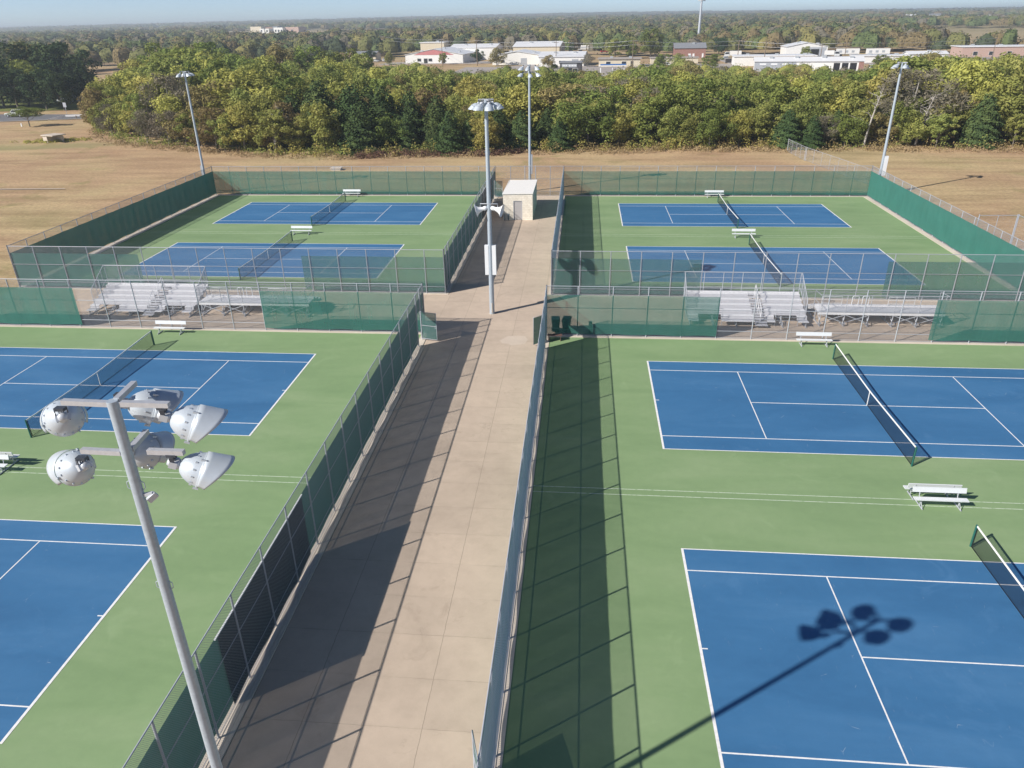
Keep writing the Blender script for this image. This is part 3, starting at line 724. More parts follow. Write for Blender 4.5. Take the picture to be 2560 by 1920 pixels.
# ------------------------------------------------------------------ flood light poles
def perp(aim):
    a=Vector(aim).normalized(); up=Vector((0,0,1)); u=(up-a*up.dot(a)).normalized(); return a,u,a.cross(u)
def flood(parent,M,aim,s=1.0,detail=True):
    a,u,r=perp(aim); M=Vector(M)
    m=MB(); R=.29*s
    prof=[(.10,.055),(.105,.10),(.14,.155),(.20,.215),(.28,.265),(.36,.297),(.43,.312),(.445,.318),(.455,.330),(.475,.330),(.48,.318)]
    prof=[(p*s*.95,q*s*.91) for p,q in prof]
    m.lathe(M,a,prof,28 if detail else 16,True,ref=u)
    if detail:
        for k in range(14):
            t=2*math.pi*k/14+.2; c=M+a*(.33*s)+(u*math.cos(t)+r*math.sin(t))*(.268*s)
            m.obox(c-a*.018,c+a*.018,.022,.022)
        for t in (.5,2.6,4.6):
            c=M+a*(.435*s)+(u*math.cos(t)+r*math.sin(t))*(.31*s); m.obox(c-a*.05,c+a*.03,.02,.03)
    fl=m.build('floodlight',MAT['lampwhite'],parent)
    m=MB(); m.lathe(M,a,[(.448*s,.28*s),(.47*s,.2*s),(.48*s,.001)],20,True,ref=u); m.build('lens',MAT['glass_l'],fl)
    # visor: cylinder band over the upper part, then a scooped beak
    m=MB(); n=26; A=rad(118)
    vs=[];fs=[]
    for j in range(6):
        for i in range(n+1):
            q=-A+2*A*i/n; w=max(0,math.cos(q*.5*math.pi/A))
            L=[.0,.08,.16,.24,.30,.36][j]; ext=.12+ .30*w**1.3
            tt=.44*s+(L/.36)*ext*s; rr=(.312+.03*j/5)*s
            vs.append(M+a*tt+(u*math.cos(q)+r*math.sin(q))*rr)
    for j in range(5):
        for i in range(n): fs.append((j*(n+1)+i,j*(n+1)+i+1,(j+1)*(n+1)+i+1,(j+1)*(n+1)+i))
    m.add(vs,fs,True); v=m.build('visor',MAT['lampwhite'],fl)
    sd=v.modifiers.new('thick','SOLIDIFY'); sd.thickness=.006*s
    # ballast and yoke
    m=MB(); m.lathe(M,a,[(-.10*s,.0),(-.10*s,.05*s),(-.06*s,.075*s),(.02*s,.075*s),(.06*s,.09*s),(.075*s,.09*s),(.085*s,.075*s),(.10*s,.085*s),(.115*s,.07*s)],16,True,ref=u)
    m.obox(M-r*.10*s,M+r*.10*s,.11*s,.12*s,a)
    m.build('ballast',MAT['lampgrey'],fl)
    m=MB()
    for sgn in (-1,1): m.obox(M+r*sgn*.085*s+Vector((0,0,.14*s)),M+r*sgn*.085*s-Vector((0,0,.06*s)),.014*s,.07*s,a)
    m.obox(M+Vector((0,0,.12*s)),M+Vector((0,0,.17*s)),.16*s,.10*s,(0,1,0))
    if detail:
        for k in (-1,0,1): m.obox(M+r*k*.03+Vector((0,0,.12)),M+a*.07+r*k*.03-Vector((0,0,.03)),.012,.02)
    m.build('yoke',MAT['darkmetal'],fl)
    return fl
MAT['glass_l']=simple('lamp_lens_glass',(.30,.33,.36),.15,0,.6,.1,1)
def light_pole(loc,label,h=15.05,arms=(),lamps=(),s=1.0,r0=.112,r1=.078,detail=True,group='floodlight poles around the courts',extra=None,base=True):
    t=empty('light_pole',loc,label,'light pole',group)
    m=MB(); m.tube([(0,0,0),(0,0,h*.33),(0,0,h*.66),(0,0,h)],[r0,r0-(r0-r1)*.33,r0-(r0-r1)*.66,r1],20)
    if detail:
        for zz in (h-.18,h-.99,h*.55,h*.33): m.lathe((0,0,zz),(0,0,1),[(0,r1*1.0),(0,r1*1.14+.004),(.05,r1*1.14+.004),(.07,r1*1.05)],20)
        for zz in (h-1.45,h-3.4):
            for sg in (-1,1): m.tube([(sg*(r1+.0),0,zz-.09),(sg*(r1+.06),0,zz-.05),(sg*(r1+.06),0,zz+.05),(sg*(r1+.0),0,zz+.09)],.008,5)
    pole=m.build('pole',MAT['pole'],t)
    m=MB(); m.lathe((0,0,h),(0,0,1),[(0,r1*1.2),(.05,r1*1.22),(.085,r1*1.05),(.10,r1*.5),(.105,0)],20); m.build('cap',MAT['pole'],t)
    for p,q in arms:
        m=MB(); m.obox(p,q,.085,.075); m.build('crossarm',MAT['galv2'],t)
    for M,a in lamps: flood(t,M,a,s,detail)
    if base:
        m=MB(); m.lathe((0,0,0),(0,0,1),[(0,r0+.10),(.12,r0+.09),(.16,r0+.015)],18); m.tube([(r0*.2,-r0-.0,.15),(r0*.2,-r0-.01,.9)],.05,6); m.build('pole_base',MAT['slab'],t)
    return t
MAT['galv2']=simple('bright_galvanised_arm',(.52,.53,.56),.45,.4,.5,.18,12)
H1=15.0
P1arms=[((-.06,0,H1-.05),(-.78,.02,H1-.05)),((.12,.02,H1-.05),(.84,.02,H1-.05)),((.03,.06,H1-.02),(-.02,.62,H1-.02)),
        ((-.08,0,H1-.87),(-.72,.02,H1-.87)),((.30,.06,H1-.87),(.86,.06,H1-.87)),((.03,.06,H1-.85),(-.02,.60,H1-.85))]
P1lamps=[((-.86,.03,H1-.31),(-.55,.68,-.44)),((.72,.03,H1-.24),(.86,.26,-.42)),((-.22,.50,H1-.30),(.70,.52,-.42)),
         ((-.77,.03,H1-1.15),(-.76,.46,-.42)),((.66,.06,H1-1.06),(.87,.24,-.42)),((-.34,.45,H1-1.16),(.20,.86,-.46))]
P1=light_pole((-11.16,-24.2,0),'big galvanised floodlight pole in the left foreground with six white floodlights',H1,P1arms,P1lamps,.94)
m=MB(); m.obox((.09,0,H1-1.62),(.22,.02,H1-1.60),.05,.05); m.obox((.16,-.04,H1-1.70),(.26,.04,H1-1.62),.07,.09); m.build('sensor_bracket',MAT['lampgrey'],P1)
# centre pole with horns and sign boxes
h=15.2
P2arms=[((-.5,-.10,h),(.5,.10,h)),((-.25,.42,h-.02),(.25,-.42,h-.02))]
P2lamps=[((-.48,-.08,h-.2),(-.62,-.30,-.75)),((.46,.08,h-.2),(.66,.25,-.75)),((.22,-.34,h-.2),(.10,-.62,-.80)),((-.24,.36,h-.2),(-.3,.6,-.75)),((-.26,-.28,h-.2),(-.35,-.55,-.78)),((.26,.30,h-.2),(.4,.45,-.78))]
P2=light_pole((-10.97,19.15,0),'floodlight pole in the middle of the walkway with horn loudspeakers and white boxes',h,P2arms,P2lamps,.92,r0=.19,r1=.12)
m=MB(); m.tube([(-.62,-.05,8.05),(-.62,-.05,8.28),(.62,-.05,8.28),(.62,-.05,8.05)],.03,8); m.obox((-.15,0,8.28),(.15,0,8.28),.3,.06); m.build('speaker_bracket',MAT['galv'],P2)
for sg in (-1,1):
    m=MB(); m.lathe((sg*.22,-.05,7.98),(sg*.94,-.18,-.22),[(-.10,0),(-.10,.07),(-.02,.15),(.12,.16),(.20,.13),(.30,.14),(.48,.20),(.62,.29),(.74,.44),(.76,.47),(.74,.45),(.60,.26),(.40,.12),(.3,.03)],24)
    m.build('horn_speaker',MAT['white_paint'],P2)
    m=MB(); m.box(sg*.27-.14,sg*.27+.14,-.14,.14,3.08,5.28); m.build('sign_box',MAT['white_paint'],P2)
    m=MB(); m.obox((0,0,3.5),(sg*.2,0,3.5),.05,.05); m.obox((0,0,4.9),(sg*.2,0,4.9),.05,.05); m.build('box_bracket',MAT['galv'],P2)
# pole behind the shed
P3arms=[((-.75,0,15.1),(.78,0,15.1)),((-.78,0,14.3),(.82,0,14.3)),((0,-.35,15.0),(0,.3,15.0)),((0,-.35,14.25),(0,.3,14.25))]
P3lamps=[((-.75,-.05,14.95),(-.5,-.45,-.75)),((-.12,-.30,14.95),(-.1,-.6,-.8)),((.72,-.05,14.95),(.5,-.45,-.75)),((-.8,-.05,14.2),(-.6,-.4,-.7)),((.1,-.3,14.2),(.1,-.6,-.8)),((.82,-.05,14.2),(.6,-.4,-.7))]
P3=light_pole((-11.1,64.3,0),'floodlight pole behind the white shed with two rows of three floodlights',15.15,P3arms,P3lamps,.92,r0=.19,r1=.13,detail=False)
m=MB(); m.box(.12,.34,-.12,.12,2.2,4.6); m.build('switch_box',MAT['greysiding'],P3)
P4arms=[((-.5,-.3,14.95),(.5,.3,14.95)),((-.4,.4,14.95),(.45,-.35,14.95))]
P4lamps=[((-.45,-.2,14.78),(-.35,-.4,-.75)),((.45,.25,14.78),(.7,.0,-.65)),((.42,-.35,14.78),(.6,-.35,-.68)),((-.35,.35,14.78),(-.2,.3,-.8))]
P4=light_pole((-53.9,62.3,0),'thin floodlight pole behind the back left corner of the courts',14.95,P4arms,P4lamps,.85,r0=.17,r1=.11,detail=False)
m=MB(); m.box(-.3,-.1,-.12,.12,2.2,3.6); m.build('switch_box',MAT['greysiding'],P4)
P5lamps=[((-.45,-.2,14.78),(-.7,-.3,-.65)),((.45,.25,14.78),(.2,-.4,-.8)),((.2,-.45,14.78),(-.2,-.6,-.75)),((-.35,.35,14.78),(-.5,.2,-.8))]
P5=light_pole((31.8,62.5,0),'leaning-looking floodlight pole behind the back right corner with a white box near its foot',14.95,P4arms,P5lamps,.9,r0=.19,r1=.12,detail=False)
m=MB(); m.box(.10,.52,-.2,.2,2.3,4.6); m.build('switch_box',MAT['white_paint'],P5)

# ------------------------------------------------------------------ shed, bins and small things
t=empty('equipment_shed',(-11.39,48.5,0),'small cream block shed with flat white roof at the end of the walkway','shed')
m=MB(); w=1.63; D_=8.0; hz=2.88
DX0,DX1,DH=-.50,.48,2.12
wall_uv(m,(-w,0),(DX0,0),0,hz); wall_uv(m,(DX1,0),(w,0),0,hz)
m.add([(DX0,0,DH),(DX1,0,DH),(DX1,0,hz),(DX0,0,hz)],[(0,1,2,3)],False,[[(1.13,DH),(2.1,DH),(2.1,hz),(1.13,hz)]])
wall_uv(m,(w,0),(w,D_),0,hz); wall_uv(m,(w,D_),(-w,D_),0,hz); wall_uv(m,(-w,D_),(-w,0),0,hz)
m.add([(DX0,0,0),(DX0,.12,0),(DX0,.12,DH),(DX0,0,DH)],[(0,1,2,3)],False,[[(0,0),(.12,0),(.12,2),(0,2)]]); m.add([(DX1,0,0),(DX1,.12,0),(DX1,.12,DH),(DX1,0,DH)],[(3,2,1,0)],False,[[(0,0),(.12,0),(.12,2),(0,2)]])
m.add([(DX0,0,DH),(DX1,0,DH),(DX1,.12,DH),(DX0,.12,DH)],[(0,1,2,3)],False,[[(0,0),(1,0),(1,.1),(0,.1)]])
m.build('wall',MAT['block'],t)
m=MB(); m.add([(-w-.06,-.08,hz+.03),(w+.06,-.08,hz+.10),(w+.06,D_+.1,hz+.02),(-w-.06,D_+.1,hz-.05),(-w-.06,-.08,hz-.05),(w+.06,-.08,hz+.0),(w+.06,D_+.1,hz-.08),(-w-.06,D_+.1,hz-.12)],[(0,1,2,3),(7,6,5,4),(0,4,5,1),(1,5,6,2),(2,6,7,3),(3,7,4,0)]); m.build('roof',MAT['roofwhite'],t)
m=MB(); m.box(DX0+.05,DX1-.05,.06,.10,0.02,DH-.05); d=m.build('door',MAT['door'],t)
m=MB(); m.tube([(DX0+.14,.06,1.0),(DX0+.14,0,1.0),(DX0+.24,0,1.0)],.014,6); m.build('handle',MAT['galv'],d)
m=MB(); m.box(DX0,DX0+.05,.0,.08,0,DH); m.box(DX1-.05,DX1,.0,.08,0,DH); m.box(DX0+.05,DX1-.05,.0,.08,DH-.05,DH); m.build('door_frame',MAT['galv'],t)
# waste drum by the shed
t=empty('trash_can',(-12.62,48.05,0),'blue-grey ribbed trash can in front of the shed wall','trash can')
m=MB(); m.lathe((0,0,.03),(0,0,1),[(0,0),(0,.25),(.05,.27),(.45,.29),(.82,.31),(.86,.33),(.84,.33)],20)
for k in range(20):
    a=2*math.pi*k/20; m.obox((.275*math.cos(a),.275*math.sin(a),.08),(.32*math.cos(a),.32*math.sin(a),.84),.02,.02)
m.build('drum',simple('blue_grey_bin',(.10,.15,.20),.6,.1,.4,.2,3),t)
m=MB(); m.lathe((0,0,.82),(0,0,1),[(0,.30),(.02,.1),(.02,0)],20); m.build('lid',MAT['black'],t)
# wheeled carts
def cart(label):
    t=empty('trash_cart',(0,0,0),label,'trash cart','wheeled trash carts')
    m=MB(); b=[(-.22,-.25,.12),(.22,-.25,.12),(.22,.25,.12),(-.22,.25,.12),(-.29,-.33,.98),(.29,-.33,.98),(.29,.36,.98),(-.29,.36,.98)]
    m.add(b,[(0,3,2,1),(4,5,6,7),(0,1,5,4),(1,2,6,5),(2,3,7,6),(3,0,4,7)]); m.box(-.31,.31,-.35,-.31,.90,.97); m.build('body',MAT['bin'],t)
    m=MB(); m.add([(-.31,-.36,.985),(.31,-.36,.985),(.31,.40,.985),(-.31,.40,.985),(-.27,-.30,1.06),(.27,-.30,1.06),(.27,.36,1.08),(-.27,.36,1.08)],[(0,3,2,1),(4,5,6,7),(0,1,5,4),(1,2,6,5),(2,3,7,6),(3,0,4,7)]); m.build('lid',MAT['bin'],t)
    for s in (-1,1):
        m=MB(); m.lathe((s*.25,.27,.12),(1,0,0),[(-.03,0),(-.03,.12),(.03,.12),(.03,0)],16); m.build('wheel',MAT['black'],t)
    m=MB(); m.tube([(-.24,.40,.95),(-.24,.46,1.0),(.24,.46,1.0),(.24,.40,.95)],.015,6); m.build('handle',MAT['bin'],t)
    return t
c0=cart('dark green trash cart nearest the walkway, behind the corner windscreen'); place(c0,(-6.05,15.65,0),rad(4))
place(copy_tree(c0),(-5.28,15.72,0),rad(-8),'dark green trash cart on the right of the two behind the corner windscreen')
t=empty('low_bench',(-6.05,14.1,0),'short low brown bench in the near right court corner by the gate','bench')
m=MB(); m.box(-.5,.5,-.14,.14,.40,.44); m.build('seat',MAT['redhandle'],t)
for x in (-.4,.4):
    m=MB(); m.box(x-.02,x+.02,-.12,.12,0.0,.40); m.build('leg',MAT['redhandle'],t)
t=empty('drinking_fountain',(-3.6,15.55,0),'dark upright drinking fountain behind the windscreen, right of the trash carts','fountain')
m=MB(); m.obox((0,0,0),(0,0,.86),.24,.24,(0,1,0)); m.build('pedestal',MAT['darkmetal'],t)
m=MB(); m.lathe((0,-.05,.86),(0,0,1),[(0,.12),(.05,.20),(.10,.22),(.10,.17),(.06,.05),(.06,0)],16); m.build('basin',MAT['darkmetal'],t)
def blk(name,loc,size,label,cat,mat,rz=0):
    t=empty(name,loc,label,cat,None,rz); return t
t=blk('valve_box',(-41.8,80,th(-41.8,80)-.06),0,'low concrete valve box on dry grass behind the far left court','utility box',0)
m=MB(); m.box(-.75,.75,-.55,.55,-.1,.28); m.build('body',MAT['slab'],t); m=MB(); m.box(-.85,.85,-.65,.65,.28,.36); m.build('lid',MAT['curb'],t)
# storm inlet on the left
t=empty('storm_inlet',(-108.6,110.2,th(-108.6,110.2)-.25),'white concrete storm drain inlet with flat slab lid on the left field','drain inlet',None,rad(-20))
m=MB(); m.box(-1.0,.2,-1.1,1.1,-.2,1.5); m.box(.2,2.1,.9,1.1,-.2,1.4); m.build('box',MAT['curb'],t)
m=MB(); m.box(-1.2,2.3,-1.3,1.6,1.5,1.66); m.build('lid',MAT['curb'],t)
m=MB(); m.lathe((-.2,-1.11,.35),(0,-1,0),[(0,0),(0,.22),(.02,.22)],12); m.build('pipe_hole_shade',MAT['black'],t)  # black disc, the shade inside the pipe given as colour
# ------------------------------------------------------------------ road on the left
near=[(-320,99),(-200,129.5),(-144.7,143.3),(-121.9,149.3),(-90,158),(-40,171)]
far_=[(-320,122),(-200,155),(-155.6,158.5),(-133,157.2),(-96,166.5),(-46,180)]
def strip(name,a,b,mat,dz,n=6,kind='structure'):
    m=MB(); A=[];B=[]
    for k in range(len(a)-1):
        for q in range(n):
            f=q/n; A.append((a[k][0]*(1-f)+a[k+1][0]*f,a[k][1]*(1-f)+a[k+1][1]*f)); B.append((b[k][0]*(1-f)+b[k+1][0]*f,b[k][1]*(1-f)+b[k+1][1]*f))
    A.append(a[-1]);B.append(b[-1]); vs=[]
    for p,q in zip(A,B): vs+= [(p[0],p[1],th(*p)+dz),(q[0],q[1],th(*q)+dz)]
    m.add(vs,[(2*k,2*k+2,2*k+3,2*k+1) for k in range(len(A)-1)]); return tag(m.build(name,mat),kind=kind)
strip('road',near,far_,MAT['asphalt'],.06)
strip('road_edge',[(x,y-.7) for x,y in near],[(x,y-.02) for x,y in near],MAT['curb'],.07)
strip('path',[(-150,62.6),(-110,63.8),(-76,65.0)],[(-150,63.2),(-110,64.3),(-76,65.35)],MAT['curb'],.0)
strip('lawn',[(-200,163),(-160,166),(-110,172)],[(-215,240),(-165,245),(-115,245)],MAT['lawn'],.02)
# guard rail
t=empty('guard_rail',(-133.9,145.4,th(-133,146)),'grey steel guard rail along the road, its end bent down to the grass','guard rail')
pts=[(0,0,.05),(3.0,2.6,.72),(7,3.4,.75),(12.2,3.9,.78),(20,5.5,.8),(40,10.5,.85)]
m=MB()
for a,b in zip(pts[:-1],pts[1:]): m.obox(a,b,.10,.42)
m.build('rail',MAT['alu'],t)
for k in range(1,16):
    f=k/15; x=3+37*f; y=2.6+ (7.9)*f
    if x<12.2: y=2.6+ (x-3)*.14
    m=MB(); m.box(x-.09,x+.09,y+.02,y+.18,-.3,.72); m.build('post',MAT['wood'],t)
# road sign
t=empty('road_sign',(-134.6,154.2,th(-134,154)),'grey road sign seen from behind beside the road on the left','sign')
m=MB(); m.tube([(0,0,0),(0,0,2.9)],.04,6); m.tube([(.35,-.6,0),(.05,0,2.2)],.03,6); m.build('post',MAT['galv2'],t)
m=MB(); m.obox((0,-.05,2.1),(0,-.05,3.2),.8,.02,(0,1,0)) ; m.build('plate',MAT['galv2'],t)

# ------------------------------------------------------------------ vehicles
def paint(name,col): return simple(name,col,.3,.1,.5,.04,1)
MAT['carwhite']=paint('white_car_paint',(.66,.68,.68)); MAT['carblue']=paint('blue_car_paint',(.06,.12,.35)); MAT['cargrey']=paint('silver_car_paint',(.40,.42,.44)); MAT['carred']=paint('red_car_paint',(.35,.04,.04))
def vehicle(kind,mat,loc,rz,label,cat,group=None):
    t=empty('parked_'+kind,loc,label,cat,group,rz)
    L,W={'car':(4.5,1.8),'suv':(4.9,1.95),'pickup':(5.6,1.95),'van':(5.6,2.0),'truck':(8.5,2.4)}[kind]
    hb={'car':.78,'suv':1.0,'pickup':1.0,'van':1.1,'truck':1.3}[kind]; l=L/2;w=W/2
    prof={'car':[(-l,.35),(-l,.75),(-l*.75,.9),(-l*.45,.92),(l*.45,.85),(l*.95,.68),(l,.4)],
          'suv':[(-l,.4),(-l,1.0),(-l*.9,1.08),(l*.35,1.06),(l*.9,.92),(l,.5)],
          'pickup':[(-l,.45),(-l,1.05),(-.3,1.05),(l*.4,1.08),(l*.92,.98),(l,.5)],
          'van':[(-l,.4),(-l,1.2),(l*.5,1.2),(l*.9,1.0),(l,.5)],
          'truck':[(-l,.9),(-l,1.3),(l,1.3),(l,.5),(l*.4,.5),(l*.4,.9)]}[kind]
    def ext(m,pr,wa,wb=None):
        wb=wb or wa; n=len(pr)
        vs=[(x,-wa,z) for x,z in pr]+[(x,wa,z) for x,z in pr]
        fs=[tuple(range(n))[::-1],tuple(range(n,2*n))]+[(i,(i+1)%n,n+(i+1)%n,n+i) for i in range(n)]
        m.add(vs,fs)
    m=MB(); ext(m,prof+([] if kind=='truck' else []),w); 
    b=m.build('body',mat,t); bv=b.modifiers.new('bev','BEVEL'); bv.width=.08; bv.segments=2
    cab={'car':[(-l*.62,.9),(-l*.42,1.42),(l*.12,1.44),(l*.45,.88)],'suv':[(-l*.93,1.05),(-l*.82,1.75),(l*.12,1.75),(l*.38,1.04)],
         'pickup':[(-.55,1.04),(-.45,1.75),(.75,1.75),(1.35,1.06)],'van':[(-l,1.15),(-l,2.15),(l*.42,2.15),(l*.72,1.15)],'truck':[(l*.42,1.3),(l*.42,2.7),(l*.85,2.7),(l*.98,1.9),(l*.98,1.3)]}[kind]
    m=MB(); ext(m,cab,w*.88); c=m.build('cabin',mat,t); bv=c.modifiers.new('bev','BEVEL'); bv.width=.07; bv.segments=2
    cx=sum(p[0] for p in cab)/len(cab); cz=sum(p[1] for p in cab)/len(cab)
    wp=[(cx+(x-cx)*.86,cz+(z-cz)*.66+.04) for x,z in cab]
    m=MB(); ext(m,wp,w*.895); m.build('side_windows',MAT['glass'],t)
    (xa,za),(xb,zb)=cab[-2],cab[-1]
    m=MB(); m.add([(xb-.1*(xb-xa)+.02,-w*.78,zb+.1*(za-zb)),(xb-.1*(xb-xa)+.02,w*.78,zb+.1*(za-zb)),(xa+.12*(xb-xa)+.02,w*.74,za-.12*(za-zb)+.02),(xa+.12*(xb-xa)+.02,-w*.74,za-.12*(za-zb)+.02)],[(0,1,2,3)]); m.build('windscreen',MAT['glass'],t)
    if kind=='truck':
        m=MB(); m.box(-l,l*.36,-w,w,1.32,3.1); m.build('cargo_box',MAT['whitesiding'],t)
    for sx in (-.62,.62):
        for sy in (-1,1):
            m=MB(); m.lathe((sx*l,sy*(w-.1),.34),(0,sy,0),[(-.1,0),(-.1,.34),(.11,.34),(.11,.2)],18); wh=m.build('wheel',MAT['black'],t)
            m=MB(); m.lathe((sx*l,sy*(w-.1),.34),(0,sy,0),[(.10,.21),(.115,.1),(.12,0)],12); m.build('rim',MAT['galv2'],wh)
    for sy in (-1,1):
        m=MB(); m.box(l-.06,l+.02,sy*w*.75-.15,sy*w*.75+.15,.62,.75); m.build('headlight',MAT['glass_l'],t)
    return t
vehicle('suv',MAT['carwhite'],(-147.2,152.6,th(-147,152)+.08),rad(186),'white four wheel drive car driving on the road at the left edge','car')
# ------------------------------------------------------------------ trees
nprng=np.random.RandomState(11)
def rand_quads(P,Nn,size,rng,jit=.55,asp=.75):
    n=len(P); d=Nn+rng.normal(0,jit,(n,3)); d/=np.linalg.norm(d,axis=1)[:,None]+1e-9
    t=np.cross(d,rng.normal(0,1,(n,3))); t/=np.linalg.norm(t,axis=1)[:,None]+1e-9
    b=np.cross(d,t); s=(size*rng.uniform(.6,1.35,n))[:,None]
    a=t*s*.5; c=b*s*.5*asp
    V=np.stack([P-a-c*.7,P+a-c*.4,P+a*.8+c,P-a*.7+c*.8],1).reshape(-1,3)
    return V
def leafmesh(name,V,mat):
    me=bpy.data.meshes.new(name); F=np.arange(len(V)).reshape(-1,4); fastmesh(me,V,F); me.materials.append(mat); return me
def lobes_crown(rng,n,rx,rz,cz,lr,per,size,flat=1.0,zmin=.4,asym=.25):
    cs=[];
    for k in range(n):
        while True:
            v=rng.uniform(-1,1,3)
            if np.linalg.norm(v)<=1 and np.linalg.norm(v)>.25: break
        wob=1+asym*math.sin(3*math.atan2(v[1],v[0])+rng.uniform(0,1))
        c=np.array([v[0]*rx*wob,v[1]*rx*wob,cz+v[2]*rz]); cs.append((c,lr*rng.uniform(.6,1.35)))
    P=[];Nn=[]
    for c,r in cs:
        q=int(per*(r/lr)**2); d=rng.normal(0,1,(q,3)); d[:,2]=d[:,2]*.9+.25; d/=np.linalg.norm(d,axis=1)[:,None]
        rr=r*(1-.45*rng.uniform(0,1,q)**2.2)*(1+.25*np.sin(d[:,0]*7+c[0])*np.sin(d[:,1]*6+c[1]))
        p=c+d*rr[:,None]*np.array([1,1,flat]); keep=np.ones(q,bool)
        for c2,r2 in cs:
            if c2 is c: continue
            keep&=np.linalg.norm(p-c2,axis=1)>r2*.62
        keep&=p[:,2]>zmin
        P.append(p[keep]);Nn.append(d[keep])
    return np.concatenate(P),np.concatenate(Nn)
def trunk_mb(rng,h,r,n=5,spread=1.6,crown=3.0,lean=.2):
    m=MB(); top=Vector((rng.uniform(-lean,lean),rng.uniform(-lean,lean),h*.8))
    m.tube([(0,0,-.3),(top.x*.3,top.y*.3,h*.3),tuple(top)],[r,r*.7,r*.15],7)
    for k in range(n):
        a=2*math.pi*(k+rng.uniform(0,.7))/n; z=h*rng.uniform(.22,.55); L=crown*rng.uniform(.6,1)
        p0=Vector((top.x*z/h,top.y*z/h,z)); p1=p0+Vector((math.cos(a)*L*.45,math.sin(a)*L*.45,L*.35)); p2=p0+Vector((math.cos(a)*L,math.sin(a)*L,L*.85))
        m.tube([p0,p1,p2],[r*.45,r*.28,r*.07],5)
        for q in range(2):
            b=a+rng.uniform(-.9,.9); p3=p1+Vector((math.cos(b)*L*.4,math.sin(b)*L*.4,L*.5)); m.tube([p1,p3],[r*.18,r*.04],4)
    return m
PROTO={}
def mesh_of(mb,name,mat):
    o=mb.build(name,mat); me=o.data; bpy.data.objects.remove(o); return me
def make_protos():
    rng=np.random.RandomState(5)
    for kind,nv in (('olive',3),('yellow',2),('green',2),('rust',2),('dark',2)):
        for k in range(nv):
            P,Nn=lobes_crown(rng,int(rng.randint(40,60)),rng.uniform(2.3,3.1),rng.uniform(2.9,3.7),4.6,rng.uniform(.66,.98),120,.3,.9,.3,.42)
            V=rand_quads(P,Nn,.29,rng,.5)
            PROTO.setdefault(kind,[]).append((leafmesh(kind+'_crown',V,LEAF[kind]),mesh_of(trunk_mb(rng,8,.17),'trunk',MAT['bark'])))
    for k in range(2): # conical juniper
        n=6500; z=rng.uniform(.15,1,n)**.9; z=.2+8.0*(1-(1-rng.uniform(0,1,n)**.75)); z=.15+8.2*(1-np.sqrt(rng.uniform(0,1,n)))
        a=rng.uniform(0,2*np.pi,n); R=2.35*(1-z/8.6)**.62*(1+.20*np.sin(a*5+z*2.1+k)+.16*np.sin(z*5+a*3)); R=np.maximum(R,.05)
        rr=R*(1-.35*rng.uniform(0,1,n)**2); P=np.stack([np.cos(a)*rr,np.sin(a)*rr,z],1); Nn=np.stack([np.cos(a),np.sin(a),np.full(n,.5)],1)
        V=rand_quads(P,Nn,.27,rng,.6); PROTO.setdefault('cedar',[]).append((leafmesh('cedar_crown',V,LEAF['cedar']),mesh_of(trunk_mb(rng,7,.15,3,crown=1.2),'trunk',MAT['bark'])))
    for k in range(2): # nearly bare, twiggy
        m=trunk_mb(rng,8.5,.18,7,crown=3.6); P,Nn=lobes_crown(rng,34,2.5,3.0,5.0,1.0,110,.2,.9,.8)
        n=len(P); d=Nn+rng.normal(0,.5,(n,3)); d[:,2]+=.6; d/=np.linalg.norm(d,axis=1)[:,None]; s=np.cross(d,rng.normal(0,1,(n,3))); s/=np.linalg.norm(s,axis=1)[:,None]
        L=rng.uniform(.25,.7,n)[:,None]; w=.022
        V=np.stack([P-d*L-s*w,P-d*L+s*w,P+d*L*.6+s*w*.5,P+d*L*.6-s*w*.5],1).reshape(-1,3)
        P2,N2=P[::2],Nn[::2]; V2=rand_quads(P2,N2,.24,rng)
        PROTO.setdefault('grey',[]).append((leafmesh('twig_crown',np.concatenate([V,V2]),LEAF['grey']),mesh_of(m,'trunk',MAT['palebark'])))
make_protos()
KN={'olive':('broadleaf_tree','olive green'),'yellow':('broadleaf_tree','yellowing'),'green':('broadleaf_tree','bright green'),'rust':('broadleaf_tree','rusty brown'),'grey':('bare_tree','half-bare grey'),'cedar':('juniper_tree','dark conical juniper'),'dark':('oak_tree','large dark green')}
ntree=[0]
def tree(kind,x,y,h,label,group,wide=1.0,cat='tree',z=None):
    k=PROTO[kind][ntree[0]%len(PROTO[kind])]; ntree[0]+=1
    name=KN[kind][0]; r=empty(name,(x,y,(th(x,y) if z is None else z)-.1),label,cat,group,rnd.uniform(0,6.28))
    s=h/8.3; r.scale=(s*wide*rnd.uniform(.9,1.12),s*wide*rnd.uniform(.9,1.12),s)
    for nm,me in (('crown',k[0]),('trunk',k[1])):
        o=bpy.data.objects.new(nm,me); C.objects.link(o); o.parent=r
    return r
ENV=[(-40,.0261),(-38.73,0.0261),(-37.47,0.0231),(-32.31,0.0402),(-31.15,0.0389),(-29.78,0.0233),(-27.98,0.0118),(-26.55,0.0144),(-25.18,0.0255),(-23.71,0.0304),(-21.16,0.0360),(-18.50,0.0372),(-15.79,0.0406),(-13.04,0.0449),(-10.25,0.0532),(-7.40,0.0588),(-4.53,0.0560),(-1.67,0.0581),(1.18,0.0595),(3.42,0.0576),(4.51,0.0487),(6.71,0.0489),(8.39,0.0571),(11.08,0.0603),(14.69,0.0571),(17.20,0.0586),(19.12,0.0567),(20.36,0.0408),(21.68,0.0359),(23.95,0.0406),(26.08,0.0404),(28.09,0.0383),(60,.038)]
ea,es=zip(*ENV)
CAM=(-4.524,-33.068,19.791)
